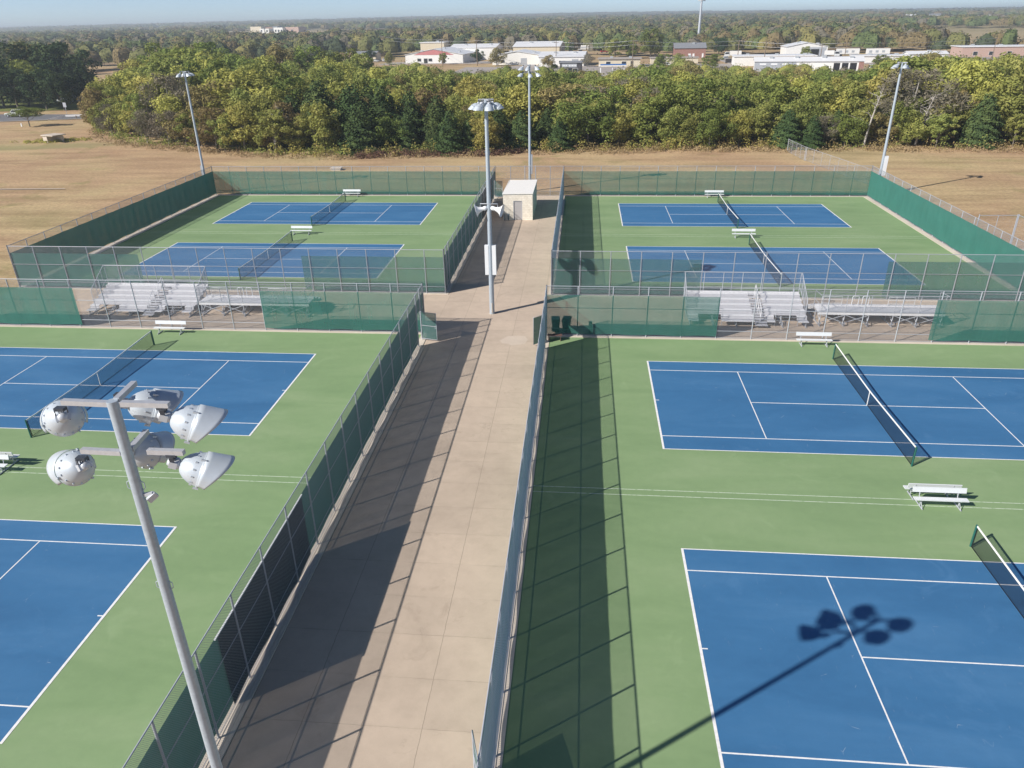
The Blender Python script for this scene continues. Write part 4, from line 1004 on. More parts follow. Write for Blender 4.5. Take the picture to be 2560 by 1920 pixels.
EDGE=[(-140,190),(-122,163),(-116,141),(-107,124),(-96,113),(-86,107),(-74,103),(-59,96),(-44,94.5),(-20,96.5),(-13,99),(12,100.5),(29,101),(37,101),(66,99.5),(90,101),(140,105)]
ex,ey=zip(*EDGE)
def zone(x,y,front):
    e=float(np.interp(x,ex,ey))
    if x<-86: return 'woods near the road'
    if x<-50: return 'woods behind the left lamp pole'
    if x<-16: return 'woods behind the far left court'
    if x<2: return 'woods behind the white shed'
    if x<29: return 'woods behind the far right court'
    return 'woods beyond the right lamp pole'
spots=[]; r2=random.Random(21); tries=0
while tries<26000:
    tries+=1
    x=r2.uniform(-128,118); e=float(np.interp(x,ex,ey))+1.3*math.sin(x*.31)+1.2*math.sin(x*.13+1); y=e+r2.uniform(0,1)**1.25*(95 if x<-40 or x>55 else 88)
    az=math.degrees(math.atan2(x-CAM[0],y-CAM[1])); dist=math.hypot(x-CAM[0],y-CAM[1])
    if az>40 or az<-40.5: continue
    cap=CAM[2]-dist*float(np.interp(az,ea,es))*(.97 if -17<az<20 else 1)-th(x,y)+.3
    dy=y-e
    front=dy<6
    mx=7.6 if front else 9.6
    if az<-12: mx+=2.2 if not front else .6
    if az>19.5 and not front: mx+=3.0
    if -30.5<az<-22 and dy>26: mx+=4.5
    h=min(cap*r2.uniform(.86,1.04),mx*r2.uniform(.66,1.12))
    if h<3.6: continue
    sp=(3.9 if dy<9 else 5.2 if dy<25 else 6.8)*(h/8.5)**.5*r2.uniform(.85,1.25)
    if any((x-a)**2+(y-b)**2<sp*sp for a,b,_,_,_ in spots): continue
    spots.append((x,y,h,dy,az))
spots.sort(key=lambda s:s[1]); print('belt candidates',len(spots))
rest=spots[285:]; spots=spots[:285]
for x,y,h,dy,az in spots:
    u=r2.random()
    if dy<8.5:
        if -19<az<-1.2: kind='cedar' if u<.74 else 'olive' if u<.84 else 'yellow' if u<.92 else 'green'
        elif az<-14.5: kind='olive' if u<.45 else 'yellow' if u<.68 else 'rust' if u<.82 else 'grey' if u<.9 else 'green'
        else: kind='olive' if u<.40 else 'green' if u<.62 else 'yellow' if u<.72 else 'rust' if u<.88 else 'cedar' if u<.96 else 'grey'
    else:
        if az<-20 and dy>18: kind='green' if u<.6 else 'olive' if u<.85 else 'yellow'
        elif az<-6: kind='yellow' if u<.36 else 'olive' if u<.66 else 'rust' if u<.78 else 'green' if u<.92 else 'cedar'
        else: kind='olive' if u<.42 else 'green' if u<.60 else 'rust' if u<.73 else 'yellow' if u<.93 else 'grey'
    row='front row' if dy<5 else 'middle' if dy<22 else 'back'
    zn=zone(x,y,0); lb='%s tree in the %s of the %s'%(KN[kind][1],row,zn)
    tree(kind,x,y,h,lb,lb,r2.uniform(1.05,1.5) if kind!='cedar' else r2.uniform(1.2,1.6))
# the trees past the countable limit, at the back of the belt: one object
def bake_rest(rest):
    rr=np.random.RandomState(3); kinds=['olive','yellow','green','rust']; Vs=[];Mi=[]
    for x,y,h,dy,az in rest:
        ki=rr.choice(4,p=[.45,.2,.2,.15]); me=PROTO[kinds[ki]][rr.randint(len(PROTO[kinds[ki]]))][0]
        n=len(me.vertices); co=np.empty(n*3,np.float32); me.vertices.foreach_get('co',co); co=co.reshape(-1,4,3).reshape(-1,3)
        a=rr.uniform(0,6.28); sx=h/8.3*rr.uniform(1.1,1.4); R_=np.array([[math.cos(a),-math.sin(a),0],[math.sin(a),math.cos(a),0],[0,0,1]])
        co=(co@R_.T)*np.array([sx,sx,h/8.3])+np.array([x,y,th(x,y)-.1]); Vs.append(co); Mi.append(np.full(len(co)//4,ki))
    V=np.concatenate(Vs); me=bpy.data.meshes.new('woodland'); fastmesh(me,V,np.arange(len(V)).reshape(-1,4))
    for k in kinds: me.materials.append(LEAF[k])
    me.polygons.foreach_set('material_index',np.concatenate(Mi).astype(np.int32)); o=bpy.data.objects.new('woodland',me); C.objects.link(o)
    tag(o,'rearmost trees of the woods between the courts and the buildings','woodland',None,'stuff')
if rest: bake_rest(rest)
# pale dead tree near the right lamp pole
def dead(x,y,h,label):
    r=random.Random(int(x*7)); t=empty('dead_tree',(x,y,th(x,y)),label,'tree'); m=MB()
    m.tube([(0,0,0),(.3,0,h*.35),(1.0,.2,h*.7),(1.6,.1,h)],[.2,.15,.10,.02],7); m.build('trunk',MAT['palebark'],t)
    m=MB()
    for k in range(16):
        f=r.uniform(.3,.95); b=Vector((1.6*f*f+.1,.1,h*f)); a=r.uniform(0,6.28); L=r.uniform(1.2,3.6)*(1.2-f)
        p1=b+Vector((math.cos(a)*L*.5,math.sin(a)*L*.5,L*.3)); p2=b+Vector((math.cos(a)*L*1.3,math.sin(a)*L,L*.55)); m.tube([b,p1,p2],[.07,.05,.012],5)
        p3=p1+Vector((r.uniform(-1,1),r.uniform(-1,1),r.uniform(.3,1))); m.tube([p1,p3],[.03,.008],4)
    m.build('limbs',MAT['palebark'],t)
dead(42.5,100.2,9.5,'pale leafless dead tree in front of the woods left of the right lamp pole'); dead(51.5,102,8.0,'pale leafless leaning tree in the woods right of the right lamp pole'); dead(-58,97,7.5,'pale bare snag in the woods right of the back left lamp pole')
# big dark trees at the left
for k,(x,y,h,kd) in enumerate([(-178,170,13,'dark'),(-168,176,14,'dark'),(-160,171,10.5,'dark'),(-151,170,10.5,'dark'),(-144.5,168,9.5,'dark'),(-172,193,17,'dark'),(-166,198,16,'dark'),(-170,210,16.5,'dark'),(-186,186,16,'olive'),(-177,205,17,'rust'),(-164,181,12.5,'green'),(-158,184,12,'dark'),(-190,165,12,'dark'),(-154,190,12,'dark'),(-143,204,10.5,'rust'),(-139,213,10,'olive')]):
    z=th(x,y)
    lb={0:'dark oak at the far left edge beside the road'}.get(k)
    desc=['low dark','round dark','spreading dark','broad dark','dense dark'][k%5]
    tree(kd,x,y,h,'%s tree in the cluster across the road at the left, %s'%({'dark':'dark green','olive':'olive green','rust':'brownish','green':'pale green'}[kd],'at its front' if y<175 else 'at its back' if y>195 else 'in its middle'),'cluster of big trees at the left',1.35)
for x,y,h,kd in ((-128,200,16.2,'green'),(-119,207,15.5,'green'),(-111,197,13.2,'green'),(-134,188,11.5,'yellow'),(-101,214,14,'rust'),(-92,219,13.6,'green'),(-83,223,13,'green'),(-75,214,11.5,'olive')):
    tree(kd,x,y,h,{'green':'tall bright green tree rising behind the left end of the woods','yellow':'yellowing tree standing behind the left tip of the woods','rust':'tall rusty crown behind the left part of the woods','olive':'olive tree behind the left part of the woods, right of the green ones'}[kd],'tall trees behind the left part of the woods',1.25)
# sapling in the field
t=tree('green',-130.2,133.8,4.4,'small round sapling alone on the dry field beside the road',None,1.55); t.name='sapling'
for ch in t.children:
    if ch.name.startswith('crown'): ch.scale=(1,1,.62); ch.location=(0,0,3.2)
m=MB(); m.box(-.12,.12,-.1,.1,0,.55); m.box(-.1,.1,-.08,.08,.55,.75); tag(m.build('marker_post',MAT['white_paint'],None,(-132.2,133.9,th(-132,134)-.05)),'short white marker post beside the sapling','marker post')
# undergrowth along the front of the woods
def stuffmesh(name,V,mat,label,cat):
    me=leafmesh(name,V,mat); o=bpy.data.objects.new(name,me); C.objects.link(o); return tag(o,label,cat,None,'stuff')
def bushes(n,seed,mat,name,label,cat,xr,off,hr,rr,size,azr=None,per=60):
    rng=np.random.RandomState(seed); P=[];Nn=[]
    for k in range(n):
        x=rng.uniform(*xr); 
        y=np.interp(x,ex,ey)+rng.uniform(*off); r=rng.uniform(*rr); h=rng.uniform(*hr)
        d=rng.normal(0,1,(per,3)); d[:,2]=np.abs(d[:,2]); d/=np.linalg.norm(d,axis=1)[:,None]
        q=(1-.4*rng.uniform(0,1,per)**2)[:,None]; P.append(np.array([x,y,th(x,y)-.1])+d*q*np.array([r,r,h])); Nn.append(d)
    V=rand_quads(np.concatenate(P),np.concatenate(Nn),size,rng,.7); return stuffmesh(name,V,mat,label,cat)
bushes(150,31,LEAF['rust'],'brush','reddish brown brush along the foot of the woods','brush',(-50,100),(-3.2,.5),(.7,1.9),(.9,1.8),.24)
bushes(90,35,m_leaf('maroon_twigs',(.13,.075,.065),(.18,.10,.08),(.22,.13,.09)),'maroon_brush','maroon brush in front of the junipers and the right woods','brush',(-42,-14),(-4.2,-1.5),(.6,1.3),(.8,1.5),.22)
bushes(120,32,LEAF['olive'],'shrubs','low green shrubs at the edge of the woods','shrubs',(-120,110),(-2.0,1.5),(.8,2.4),(.9,1.8),.26)
dryg=m_leaf('dry_tall_grass',(.30,.23,.12),(.38,.30,.17),(.46,.36,.21))
bushes(420,33,dryg,'tall_dry_grass','pale dry tall grass in front of the woods','grass',(-118,112),(-5.2,-1.2),(.3,.85),(.7,1.7),.2,per=46)
bushes(70,34,LEAF['yellow'],'young_growth','yellow green young growth in front of the woods','shrubs',(-60,30),(-2.5,-.5),(1.0,2.8),(.7,1.2),.24)
# weeds near the inlet and swale
rng=np.random.RandomState(77); P=[];Nn=[]
for k in range(60):
    x=-108.5+rng.normal(0,3.2); y=111+ (x+108.5)*.22+rng.normal(0,1.1); d=rng.normal(0,1,(40,3)); d[:,2]=np.abs(d[:,2]); d/=np.linalg.norm(d,axis=1)[:,None]
    P.append(np.array([x,y,th(x,y)-.15])+d*np.array([.8,.8,.55])); Nn.append(d)
stuffmesh('weeds',rand_quads(np.concatenate(P),np.concatenate(Nn),.22,rng),LEAF['yellow'],'green yellow weeds around the storm inlet','weeds')

# ------------------------------------------------------------------ woodland beyond (uncountable)
def clearing(x,y):
    f=np.sin(x*.0061+y*.0023+.7)*np.sin(y*.0047-x*.0013+2.1)+.5*np.sin(x*.013+1.1)*np.sin(y*.0101+.4)
    return f>np.where(y>650,.20,.36)
BUILT=[(-115,-50,340,452),(-62,8,255,432),(-20,62,255,412),(28,140,250,412),(110,215,300,412),(-150,-110,385,425),(-24,18,470,506)]
def builtin(x,y):
    r=np.zeros(len(x),bool)
    for a,b,c_,d in BUILT: r|=(x>a)&(x<b)&(y>c_)&(y<d)
    return r
def woodland(name,n,d0,d1,hr,rr,per,size,seed,label,pw=1.0,clear=True):
    rng=np.random.RandomState(seed)
    d=np.sqrt(rng.uniform(0,1,n)**pw*(d1*d1-d0*d0)+d0*d0); az=np.radians(rng.uniform(-43,34,n)); x=CAM[0]+d*np.sin(az); y=CAM[1]+d*np.cos(az)
    k=np.ones(n,bool)
    if clear: k&=~clearing(x,y)
    k&=~builtin(x,y)
    # keep the view of the houses and the school open
    k&=~((y>780)&(y<1500)&(x/(y+33)>-.46)&(x/(y+33)<-.33))
    x,y=x[k],y[k]; n=len(x); z=terrain_h(x,y)
    out_={}
    kinds=['olive','green','rust','dark','grey','yellow']; pr=[.30,.16,.20,.14,.13,.07]
    pr=np.array(pr)/sum(pr); kk=rng.choice(len(kinds),n,p=pr)
    h=rng.uniform(*hr,n); r=rng.uniform(*rr,n)
    for i,kd in enumerate(kinds):
        s=np.where(kk==i)[0]
        if len(s)==0: continue
        D=rng.normal(0,1,(len(s),per,3)); D[:,:,2]=np.abs(D[:,:,2])*1.0-.15; D/=np.linalg.norm(D,axis=2)[:,:,None]
        q=(1-.3*rng.uniform(0,1,(len(s),per))**2)*(1+.22*np.sin(D[:,:,0]*6+s[:,None])*np.sin(D[:,:,1]*5+s[:,None]*2))
        P=np.stack([x[s][:,None]+D[:,:,0]*q*r[s][:,None],y[s][:,None]+D[:,:,1]*q*r[s][:,None],z[s][:,None]+h[s][:,None]*.42+D[:,:,2]*q*h[s][:,None]*.6],-1)
        V=rand_quads(P.reshape(-1,3),D.reshape(-1,3),size,rng,.24,.95)
        # solid lumpy inner crown so that nothing shows through the leaf clumps
        nu,nv=9,4; U=np.linspace(0,2*np.pi,nu,endpoint=False); W=np.linspace(-.25,1.45,nv+1)
        G=np.stack([np.cos(U)[None,:]*np.cos(W)[:,None],np.sin(U)[None,:]*np.cos(W)[:,None],np.repeat(np.sin(W)[:,None],nu,1)],-1)
        q2=.84*(1+.16*np.sin(G[None,:,:,0]*5+s[:,None,None])*np.sin(G[None,:,:,1]*4+s[:,None,None]*2))
        X_=np.stack([x[s][:,None,None]+G[None,:,:,0]*q2*r[s][:,None,None],y[s][:,None,None]+G[None,:,:,1]*q2*r[s][:,None,None],z[s][:,None,None]+h[s][:,None,None]*.42+G[None,:,:,2]*q2*h[s][:,None,None]*.6],-1)
        a_=X_[:,:-1];b_=X_[:,1:]; Q=np.stack([a_,np.roll(a_,-1,2),np.roll(b_,-1,2),b_],3).reshape(-1,3)
        V=np.concatenate([V,Q])
        stuffmesh(name,V,FARM[kd],label%KN[kd][1].replace('large ',''),'woodland')
FARM={k:m_leaf('far_'+k,*v,.1,.0,.0) for k,v in {'olive':((.130,.138,.055),(.160,.165,.066),(.200,.195,.082)),'green':((.085,.115,.050),(.112,.145,.060),(.145,.180,.074)),
  'rust':((.160,.130,.070),(.195,.155,.082),(.235,.180,.095)),'dark':((.058,.076,.045),(.076,.096,.055),(.098,.118,.064)),'grey':((.145,.132,.098),(.172,.155,.115),(.200,.180,.135)),'yellow':((.180,.170,.065),(.220,.200,.075),(.260,.230,.090))}.items()}
woodland('woodland',2300,420,950,(7,12.5),(4.4,7.2),220,.8,41,'%s trees of the woods beyond the buildings',1.0)
woodland('woodland',5200,600,1600,(8,13),(6,10),110,1.4,42,'%s trees of the more distant woods',1.0)
woodland('distant_woodland',7500,1450,3600,(8,14),(9,18),34,3.4,43,'%s tree cover far towards the horizon')
woodland('distant_woodland',8000,3300,9000,(9,16),(22,45),16,9,44,'%s tree cover along the horizon',1.0,False)

# low scrubby trees filling the ground between the woods and the buildings
def scrub(n,seed):
    rng=np.random.RandomState(seed); x=rng.uniform(-150,150,n); y=rng.uniform(150,336,n)
    dist=np.hypot(x-CAM[0],y-CAM[1]); az=np.degrees(np.arctan2(x-CAM[0],y-CAM[1])); cap=CAM[2]-dist*np.interp(az,ea,es)*.97-terrain_h(x,y)
    cap=cap+np.where(y>235,rng.uniform(0,1,n)**2*3.2,.3)
    k=(cap>1.6)&((y<262)|(rng.uniform(0,1,n)<.16))&~((x<12)&(x>-52)&(y>330))&~((x>-3)&(x<22)&(y>322))&(np.abs(az)<36)&(x>-75)&~((x>55)&(x<108)&(y>276)&(y<300))&~((x>-15)&(x<-4)&(y>278)&(y<296))&~((x>0)&(x<13)&(y>276)&(y<288)); x,y,cap,az=x[k],y[k],cap[k],az[k]
    h=np.minimum(cap,7.5)*rng.uniform(.72,1.03,len(x)); r=np.clip(h*.62,1.6,3.9)*rng.uniform(.85,1.3,len(x)); z=terrain_h(x,y)
    kinds=['olive','yellow','green','rust','grey']; kk=rng.choice(5,len(x),p=[.40,.18,.18,.16,.08]); per=150; Vs=[];Mi=[]
    for i in range(5):
        s=np.where(kk==i)[0]; D=rng.normal(0,1,(len(s),per,3)); D[:,:,2]=np.abs(D[:,:,2])-.1; D/=np.linalg.norm(D,axis=2)[:,:,None]
        q=(1-.25*rng.uniform(0,1,(len(s),per))**2)*(1+.2*np.sin(D[:,:,0]*6+s[:,None])*np.sin(D[:,:,1]*5+s[:,None]*2))
        P=np.stack([x[s][:,None]+D[:,:,0]*q*r[s][:,None],y[s][:,None]+D[:,:,1]*q*r[s][:,None],z[s][:,None]+h[s][:,None]*.3+D[:,:,2]*q*h[s][:,None]*.7],-1)
        V=rand_quads(P.reshape(-1,3),D.reshape(-1,3),.46,rng,.35)
        nu,nv=9,4; U=np.linspace(0,2*np.pi,nu,endpoint=False); W=np.linspace(-.2,1.45,nv+1)
        G=np.stack([np.cos(U)[None,:]*np.cos(W)[:,None],np.sin(U)[None,:]*np.cos(W)[:,None],np.repeat(np.sin(W)[:,None],nu,1)],-1)*.82
        X_=np.stack([x[s][:,None,None]+G[None,:,:,0]*r[s][:,None,None],y[s][:,None,None]+G[None,:,:,1]*r[s][:,None,None],z[s][:,None,None]+h[s][:,None,None]*.3+G[None,:,:,2]*h[s][:,None,None]*.7],-1)
        a_=X_[:,:-1];b_=X_[:,1:]; Q=np.stack([a_,np.roll(a_,-1,2),np.roll(b_,-1,2),b_],3).reshape(-1,3)
        V=np.concatenate([V,Q]); Vs.append(V); Mi.append(np.full(len(V)//4,i))
    V=np.concatenate(Vs); me=bpy.data.meshes.new('scrub'); fastmesh(me,V,np.arange(len(V)).reshape(-1,4))
    for k in kinds: me.materials.append(LEAF[k])
    me.polygons.foreach_set('material_index',np.concatenate(Mi).astype(np.int32)); o=bpy.data.objects.new('scrub',me); C.objects.link(o)
    tag(o,'low scrubby trees between the woods and the buildings','scrub',None,'stuff')
scrub(1500,61)

# ------------------------------------------------------------------ buildings and streets beyond the woods
def uvbox(m,x0,x1,y0,y1,z0,z1):
    wall_uv(m,(x0,y0),(x1,y0),z0,z1); wall_uv(m,(x1,y0),(x1,y1),z0,z1); wall_uv(m,(x1,y1),(x0,y1),z0,z1); wall_uv(m,(x0,y1),(x0,y0),z0,z1)
def building(label,x,y,rz,w,d,h,wall,roof,ridge='x',rise=1.5,wins=(),doors=(),cat='building',over=.4,name='building',bays=()):
    # (x,y): middle of the front wall; the body extends w along local x and d away from the viewer
    t=empty(name,(x,y,th(x,y)-.1),label,cat,None,rad(rz))
    m=MB(); uvbox(m,-w/2,w/2,0,d,0,h)
    if ridge=='y': m.add([(-w/2,0,h),(w/2,0,h),(0,0,h+rise)],[(0,1,2)],False,[[(0,h),(w,h),(w/2,h+rise)]]); m.add([(-w/2,d,h),(w/2,d,h),(0,d,h+rise)],[(2,1,0)],False,[[(0,h),(w,h),(w/2,h+rise)]])
    elif ridge=='x':
        for xx in (-w/2,w/2): m.add([(xx,0,h),(xx,d,h),(xx,d/2,h+rise)],[(0,1,2)],False,[[(0,h),(d,h),(d/2,h+rise)]])
    m.build('wall',wall,t)
    m=MB(); o=over; tk=.15
    def slab4(a,b,c_,e):
        n=(Vector(b)-Vector(a)).cross(Vector(e)-Vector(a)).normalized()*tk
        lo=[Vector(p) for p in (a,b,c_,e)]; hi=[p+n for p in lo]; m.add(lo+hi,[(3,2,1,0),(4,5,6,7),(0,1,5,4),(1,2,6,5),(2,3,7,6),(3,0,4,7)])
    if ridge=='y':
        k=rise/(w/2); slab4((-w/2-o,-o,h-o*k+.01),(0,-o,h+rise+.01),(0,d+o,h+rise+.01),(-w/2-o,d+o,h-o*k+.01)[:3]) if False else None
        slab4((-w/2-o,-o,h-o*k+.02),(0,-o,h+rise+.02),(0,d+o,h+rise+.02),(-w/2-o,d+o,h-o*k+.02)); slab4((0,-o,h+rise+.02),(w/2+o,-o,h-o*k+.02),(w/2+o,d+o,h-o*k+.02),(0,d+o,h+rise+.02))
    elif ridge=='x':
        k=rise/(d/2); slab4((-w/2-o,-o,h-o*k+.02),(w/2+o,-o,h-o*k+.02),(w/2+o,d/2,h+rise+.02),(-w/2-o,d/2,h+rise+.02)); slab4((-w/2-o,d/2,h+rise+.02),(w/2+o,d/2,h+rise+.02),(w/2+o,d+o,h-o*k+.02),(-w/2-o,d+o,h-o*k+.02))
    else: m.box(-w/2-o,w/2+o,-o,d+o,h+.01,h+.35)
    m.build('roof',roof,t)
    for q in range(int(w//9)):
        m=MB(); ux=-w/2+(q+.6)*w/(w//9)+rnd.uniform(-1,1); uy=d*rnd.uniform(.3,.42); zt=h+(rise*uy/(d/2) if ridge=='x' else rise*(1-abs(ux)/(w/2)) if ridge=='y' else .2)
        m.box(ux-.7,ux+.7,uy-.6,uy+.6,zt-.3,zt+.85); m.build('roof_unit',MAT['cargrey'],t)
    for (xa,xb,za,zb) in wins:
        m=MB(); m.box(xa,xb,-.06,.02,za,zb); f=m.build('window',MAT['glass'],t); 
        m=MB(); 
        for q in ((xa-.08,xa,za,zb),(xb,xb+.08,za,zb),(xa-.08,xb+.08,zb,zb+.08),(xa-.08,xb+.08,za-.08,za)): m.box(q[0],q[1],-.08,.02,q[2],q[3])
        m.build('window_frame',MAT['whitesiding'],f)
    for (xa,xb,zb,mt) in doors:
        m=MB(); m.box(xa,xb,-.05,.02,.02,zb); m.build('door',mt,t)
    for (xa,xb,zb) in bays:
        m=MB(); m.box(xa,xb,-.04,.03,.02,zb); m.build('open_bay_shade',MAT['black'],t)  # black slab paints the shade inside the bay
    return t
W_=MAT['whitesiding']
slab('parking_lot',[(-110,-52,372,398)],MAT['lot'],th(-80,385)+.02,.4); slab('parking_lot',[(-60,62,262,352)],MAT['lot'],th(0,320)+.06,.5); slab('parking_lot',[(62,150,250,300)],MAT['lot'],th(100,290)-.02,.5); slab('parking_lot',[(62.1,210,330,400)],MAT['lot'],th(120,380)+.05,.6)
b=building('white building with a pink gable end and broad low white roof, left of centre',-82,380,-6,31,34,4.2,W_,MAT['whiteroof2'],'y',2.6,[(-9,-7,1,2.4),(-3,-1,1,2.4)],[(-5.5,-3.5,2.4,MAT['glass']),(4,6,2.3,MAT['glass'])])
m=MB(); m.add([(-11,-.1,4.1),(11,-.1,4.1),(7,-.1,5.3),(0,-.1,6.5),(-7,-.1,5.3)],[(0,1,2,3,4)]); m.build('gable_panel',MAT['pinkpaint'],b)
building('boxy cream upper block rising behind the pink gabled building',-92,430,-4,14,12,8.5,MAT['cream'],MAT['whiteroof2'],'flat')
building('white hall with low gable roof behind the pink gabled building',-66,412,-6,26,20,6.2,W_,MAT['whiteroof2'],'x',1.6)
building('large cream warehouse with white gabled roof, left of the brick building',-30,399,-5,25,26,6.6,MAT['cream'],MAT['whiteroof2'],'x',2.2,[],[(6,10,3.6,MAT['greysiding'])])
building('long low white roofed workshop in front of the cream warehouse',-37,357,-4,24,28,4.2,W_,MAT['whiteroof2'],'y',1.8,[(-8,-6,1,2.2)],[(2,5,3,MAT['greysiding'])])
building('white metal workshop with broad pale roof beside the dark shopfront',-15,341,-4,21,26,4.0,W_,MAT['whiteroof2'],'x',1.8,[(-8,-5,1.2,2.4),(-1,2,1.2,2.4)],[(5,8,3,MAT['greysiding'])])
b=building('small dark brown shopfront building with a large sign panel',-9.8,286,-4,8.2,9,4.2,MAT['darkfront'],MAT['greyroof'],'flat',0,[(-3,-1,.8,2.2),(1,3,.8,2.2)],[(-.6,.6,2.2,MAT['glass'])])
m=MB(); m.box(-3.4,2.6,-.14,-.06,2.6,3.9); m.build('sign_panel',MAT['greysiding'],b)
m=MB(); 
for q in range(9): m.box(-3.0+q*.62,-3.0+q*.62+.4,-.17,-.145,3.0,3.5) if q not in (3,) else None
m.build('sign_lettering',MAT['white_paint'],b)
building('long low cream building with flat roof, right of the white workshop',11.5,332,-3,18.5,10,3.2,MAT['cream'],MAT['lot'],'flat',0,[(-6,-4,1,2.2),(1,3,1,2.2)],[(5,6.2,2.3,MAT['glass'])],over=.6)
t=empty('canopy',(6.6,280.5,th(6,280)-.1),'low white canopy roof with a blue stripe seen over the trees','canopy')
m=MB(); m.box(-5.2,5.2,0,5,3.1,3.5); m.build('roof',MAT['roofwhite'],t)
m=MB(); m.box(-4.6,5.3,-.05,5.05,3.52,3.72); m.build('blue_band',MAT['bluepaint'],t)
for x in (-4.5,0,4.5):
    for y in (.6,4.4):
        m=MB(); m.box(x-.15,x+.15,y-.15,y+.15,0,3.1); m.build('column',MAT['white_paint'],t)
b=building('red brick building with grey hipped roof in front of the cell tower',50.5,395,-2,16,12,5.0,MAT['redbrick'],MAT['greyroof'],'x',2.2,[],[(-.8,.6,2.4,MAT['white_paint']),(1.4,2.4,2.4,MAT['white_paint']),(6.2,7.0,2.4,MAT['white_paint'])])
building('low tan wall building below the red brick building',38,352,-2,22,6,2.4,MAT['cream'],MAT['lot'],'flat',0,[(-6,-4,.8,1.8)])
t=empty('boundary_wall',(61.2,349,th(62,349)),'dark low boundary wall right of the brick building','wall'); m=MB(); m.obox((0,0,.9),(10,2.5,.9),.3,1.9); m.build('panel',MAT['darkfront'],t); m=MB(); m.obox((0,0,1.93),(10,2.5,1.93),.4,.12); m.build('coping',MAT['cream'],t)
b=building('tall white metal building with open grey gable end',108,389,-4,20,18,5.2,MAT['whitesiding'],MAT['whiteroof2'],'y',1.9,[],[],bays=[(2,6,4.0)])
m=MB(); m.box(.5,9.4,-.03,.03,.1,4.9); m.build('grey_panel',MAT['greysiding'],b)
b=building('long low workshop with three dark open bays and a brick end, centre right',82.5,288.5,-10,40,10,3.6,W_,MAT['whiteroof2'],'x',1.3,[],[],bays=[(9.3,11.6,3.0),(12.3,14.6,3.0),(15.2,17.6,3.0)])
m=MB(); m.box(-20,-4.5,-.1,-.02,.05,3.5); m.build('grey_cladding',MAT['greysiding'],b)
m=MB(); m.add([(20.03,0,0),(20.03,10,0),(20.03,10,3.6),(20.03,5,4.95),(20.03,0,3.6)],[(0,1,2,3,4)],False,[[(0,0),(10,0),(10,3.6),(5,4.9),(0,3.6)]]); m.box(18.3,20.05,-.12,-.02,.0,3.6); m.build('brick_end',MAT['redbrick'],b)
for k in range(3):
    m=MB(); m.box(-18+k*4.2,-15.6+k*4.2,-.16,-.11,2.4,2.9); m.build('high_window',MAT['white_paint'],b)
building('white flat roofed building between the long workshop and the metal building',78,325,-6,34,14,3.8,W_,MAT['whiteroof2'],'flat')
building('long white low wall-like building at the right, beyond the lamp pole',126,334,-4,22,10,3.0,W_,MAT['whiteroof2'],'flat')
building('white storage building right of the lamp pole top',147,338,-4,16,9,3.4,W_,MAT['whiteroof2'],'x',1.0)
building('pale pink brick school-like building at the right edge',194,373,-5,34,16,4.6,MAT['pinkbrick'],MAT['whiteroof2'],'flat',0,[(-12,-10,1,2.6),(-5,-3,1,2.6),(3,5,1,2.6)])
building('small tan building with grey roof left of the pink gabled building',-127.5,411,-5,13.5,9,3.6,MAT['cream'],MAT['greyroof'],'x',1.4,[(-3,-2,1,2)],[(2,3,2.1,MAT['glass'])])
building('low brown roofed building at the left of the row',-140.5,414,-5,13,9,3.0,MAT['cream'],MAT['brownroof'],'x',1.5)
b=building('grey boarded house with a low roof under the big dark trees at the left',-160.5,192,-14,12,9,2.8,MAT['greysiding'],MAT['brownroof'],'x',1.8,[(-3,-2,1,2),(2,3,1,2)],[(-.5,.5,2.0,MAT['door'])],name='house',cat='house')
# trailers
def trailer(x,y,rz,L,label,mat,group='white trailers parked behind the buildings'):
    t=empty('trailer',(x,y,th(x,y)),label,'trailer',group,rad(rz))
    m=MB(); m.box(-L/2,L/2,-1.2,1.2,1.1,3.6); b=m.build('box',mat,t)
    m=MB(); m.box(-L/2+.3,L/2-.3,-.5,.5,.85,1.08); m.build('chassis',MAT['darkmetal'],t)
    for s in (-1,1):
        for xx in (-L/2+1.2,-L/2+2.3):
            m=MB(); m.lathe((xx,s*1.0,.5),(0,s,0),[(-.12,0),(-.12,.5),(.12,.5),(.12,0)],14); m.build('wheel',MAT['black'],t)
    for q in range(3):
        m=MB(); m.box(-L/2+1+q*L*.28,-L/2+2.4+q*L*.28,-1.22,-1.19,1.7,2.8); m.build('panel',MAT['cargrey'],t)
for k in range(4): trailer(-12+k*6.2,497-k*1.2,-4,5.4,['leftmost','second','third','rightmost'][k]+' white trailer in the row behind the big warehouse',W_)
trailer(131,398,-4,11,'left one of two long white trailers beyond the lamp pole',W_); trailer(145,395,-4,11,'right one of two long white trailers beyond the lamp pole',W_)
VG='vehicles parked among the buildings beyond the woods'
V_=lambda k,m_,x,y,rz,l: vehicle(k,MAT[m_],(x,y,th(x,y)+.12),rad(rz),l,{'car':'car','suv':'car','pickup':'pickup truck','van':'van','truck':'truck'}[k],VG)
V_('pickup','carwhite',32.2,324.5,176,'white pickup truck parked in front of the red brick building')
V_('car','carwhite',42.8,311,170,'white car parked below the rounded shrub tree')
V_('truck','carwhite',120,389,-10,'white box truck beside the tall metal building')
V_('pickup','carblue',104,374,160,'blue pickup truck parked in front of the tall metal building')
V_('car','cargrey',109,372,175,'silver car parked right of the blue pickup')
V_('suv','carred',112,286,20,'red car parked right of the open workshop bays')
V_('van','carwhite',106,287,80,'white van parked beside the brick end of the workshop')
V_('car','carwhite',-118,398,0,'white car left of the pink gabled building'); V_('suv','carwhite',-112,400,10,'white four wheel drive car left of the pink gabled building')
V_('suv','carred',8,470,15,'red car by the row of white trailers'); V_('car','cargrey',66,377,10,'silver car right of the red brick building'); V_('truck','carwhite',73,398,175,'white box truck right of the red brick building')
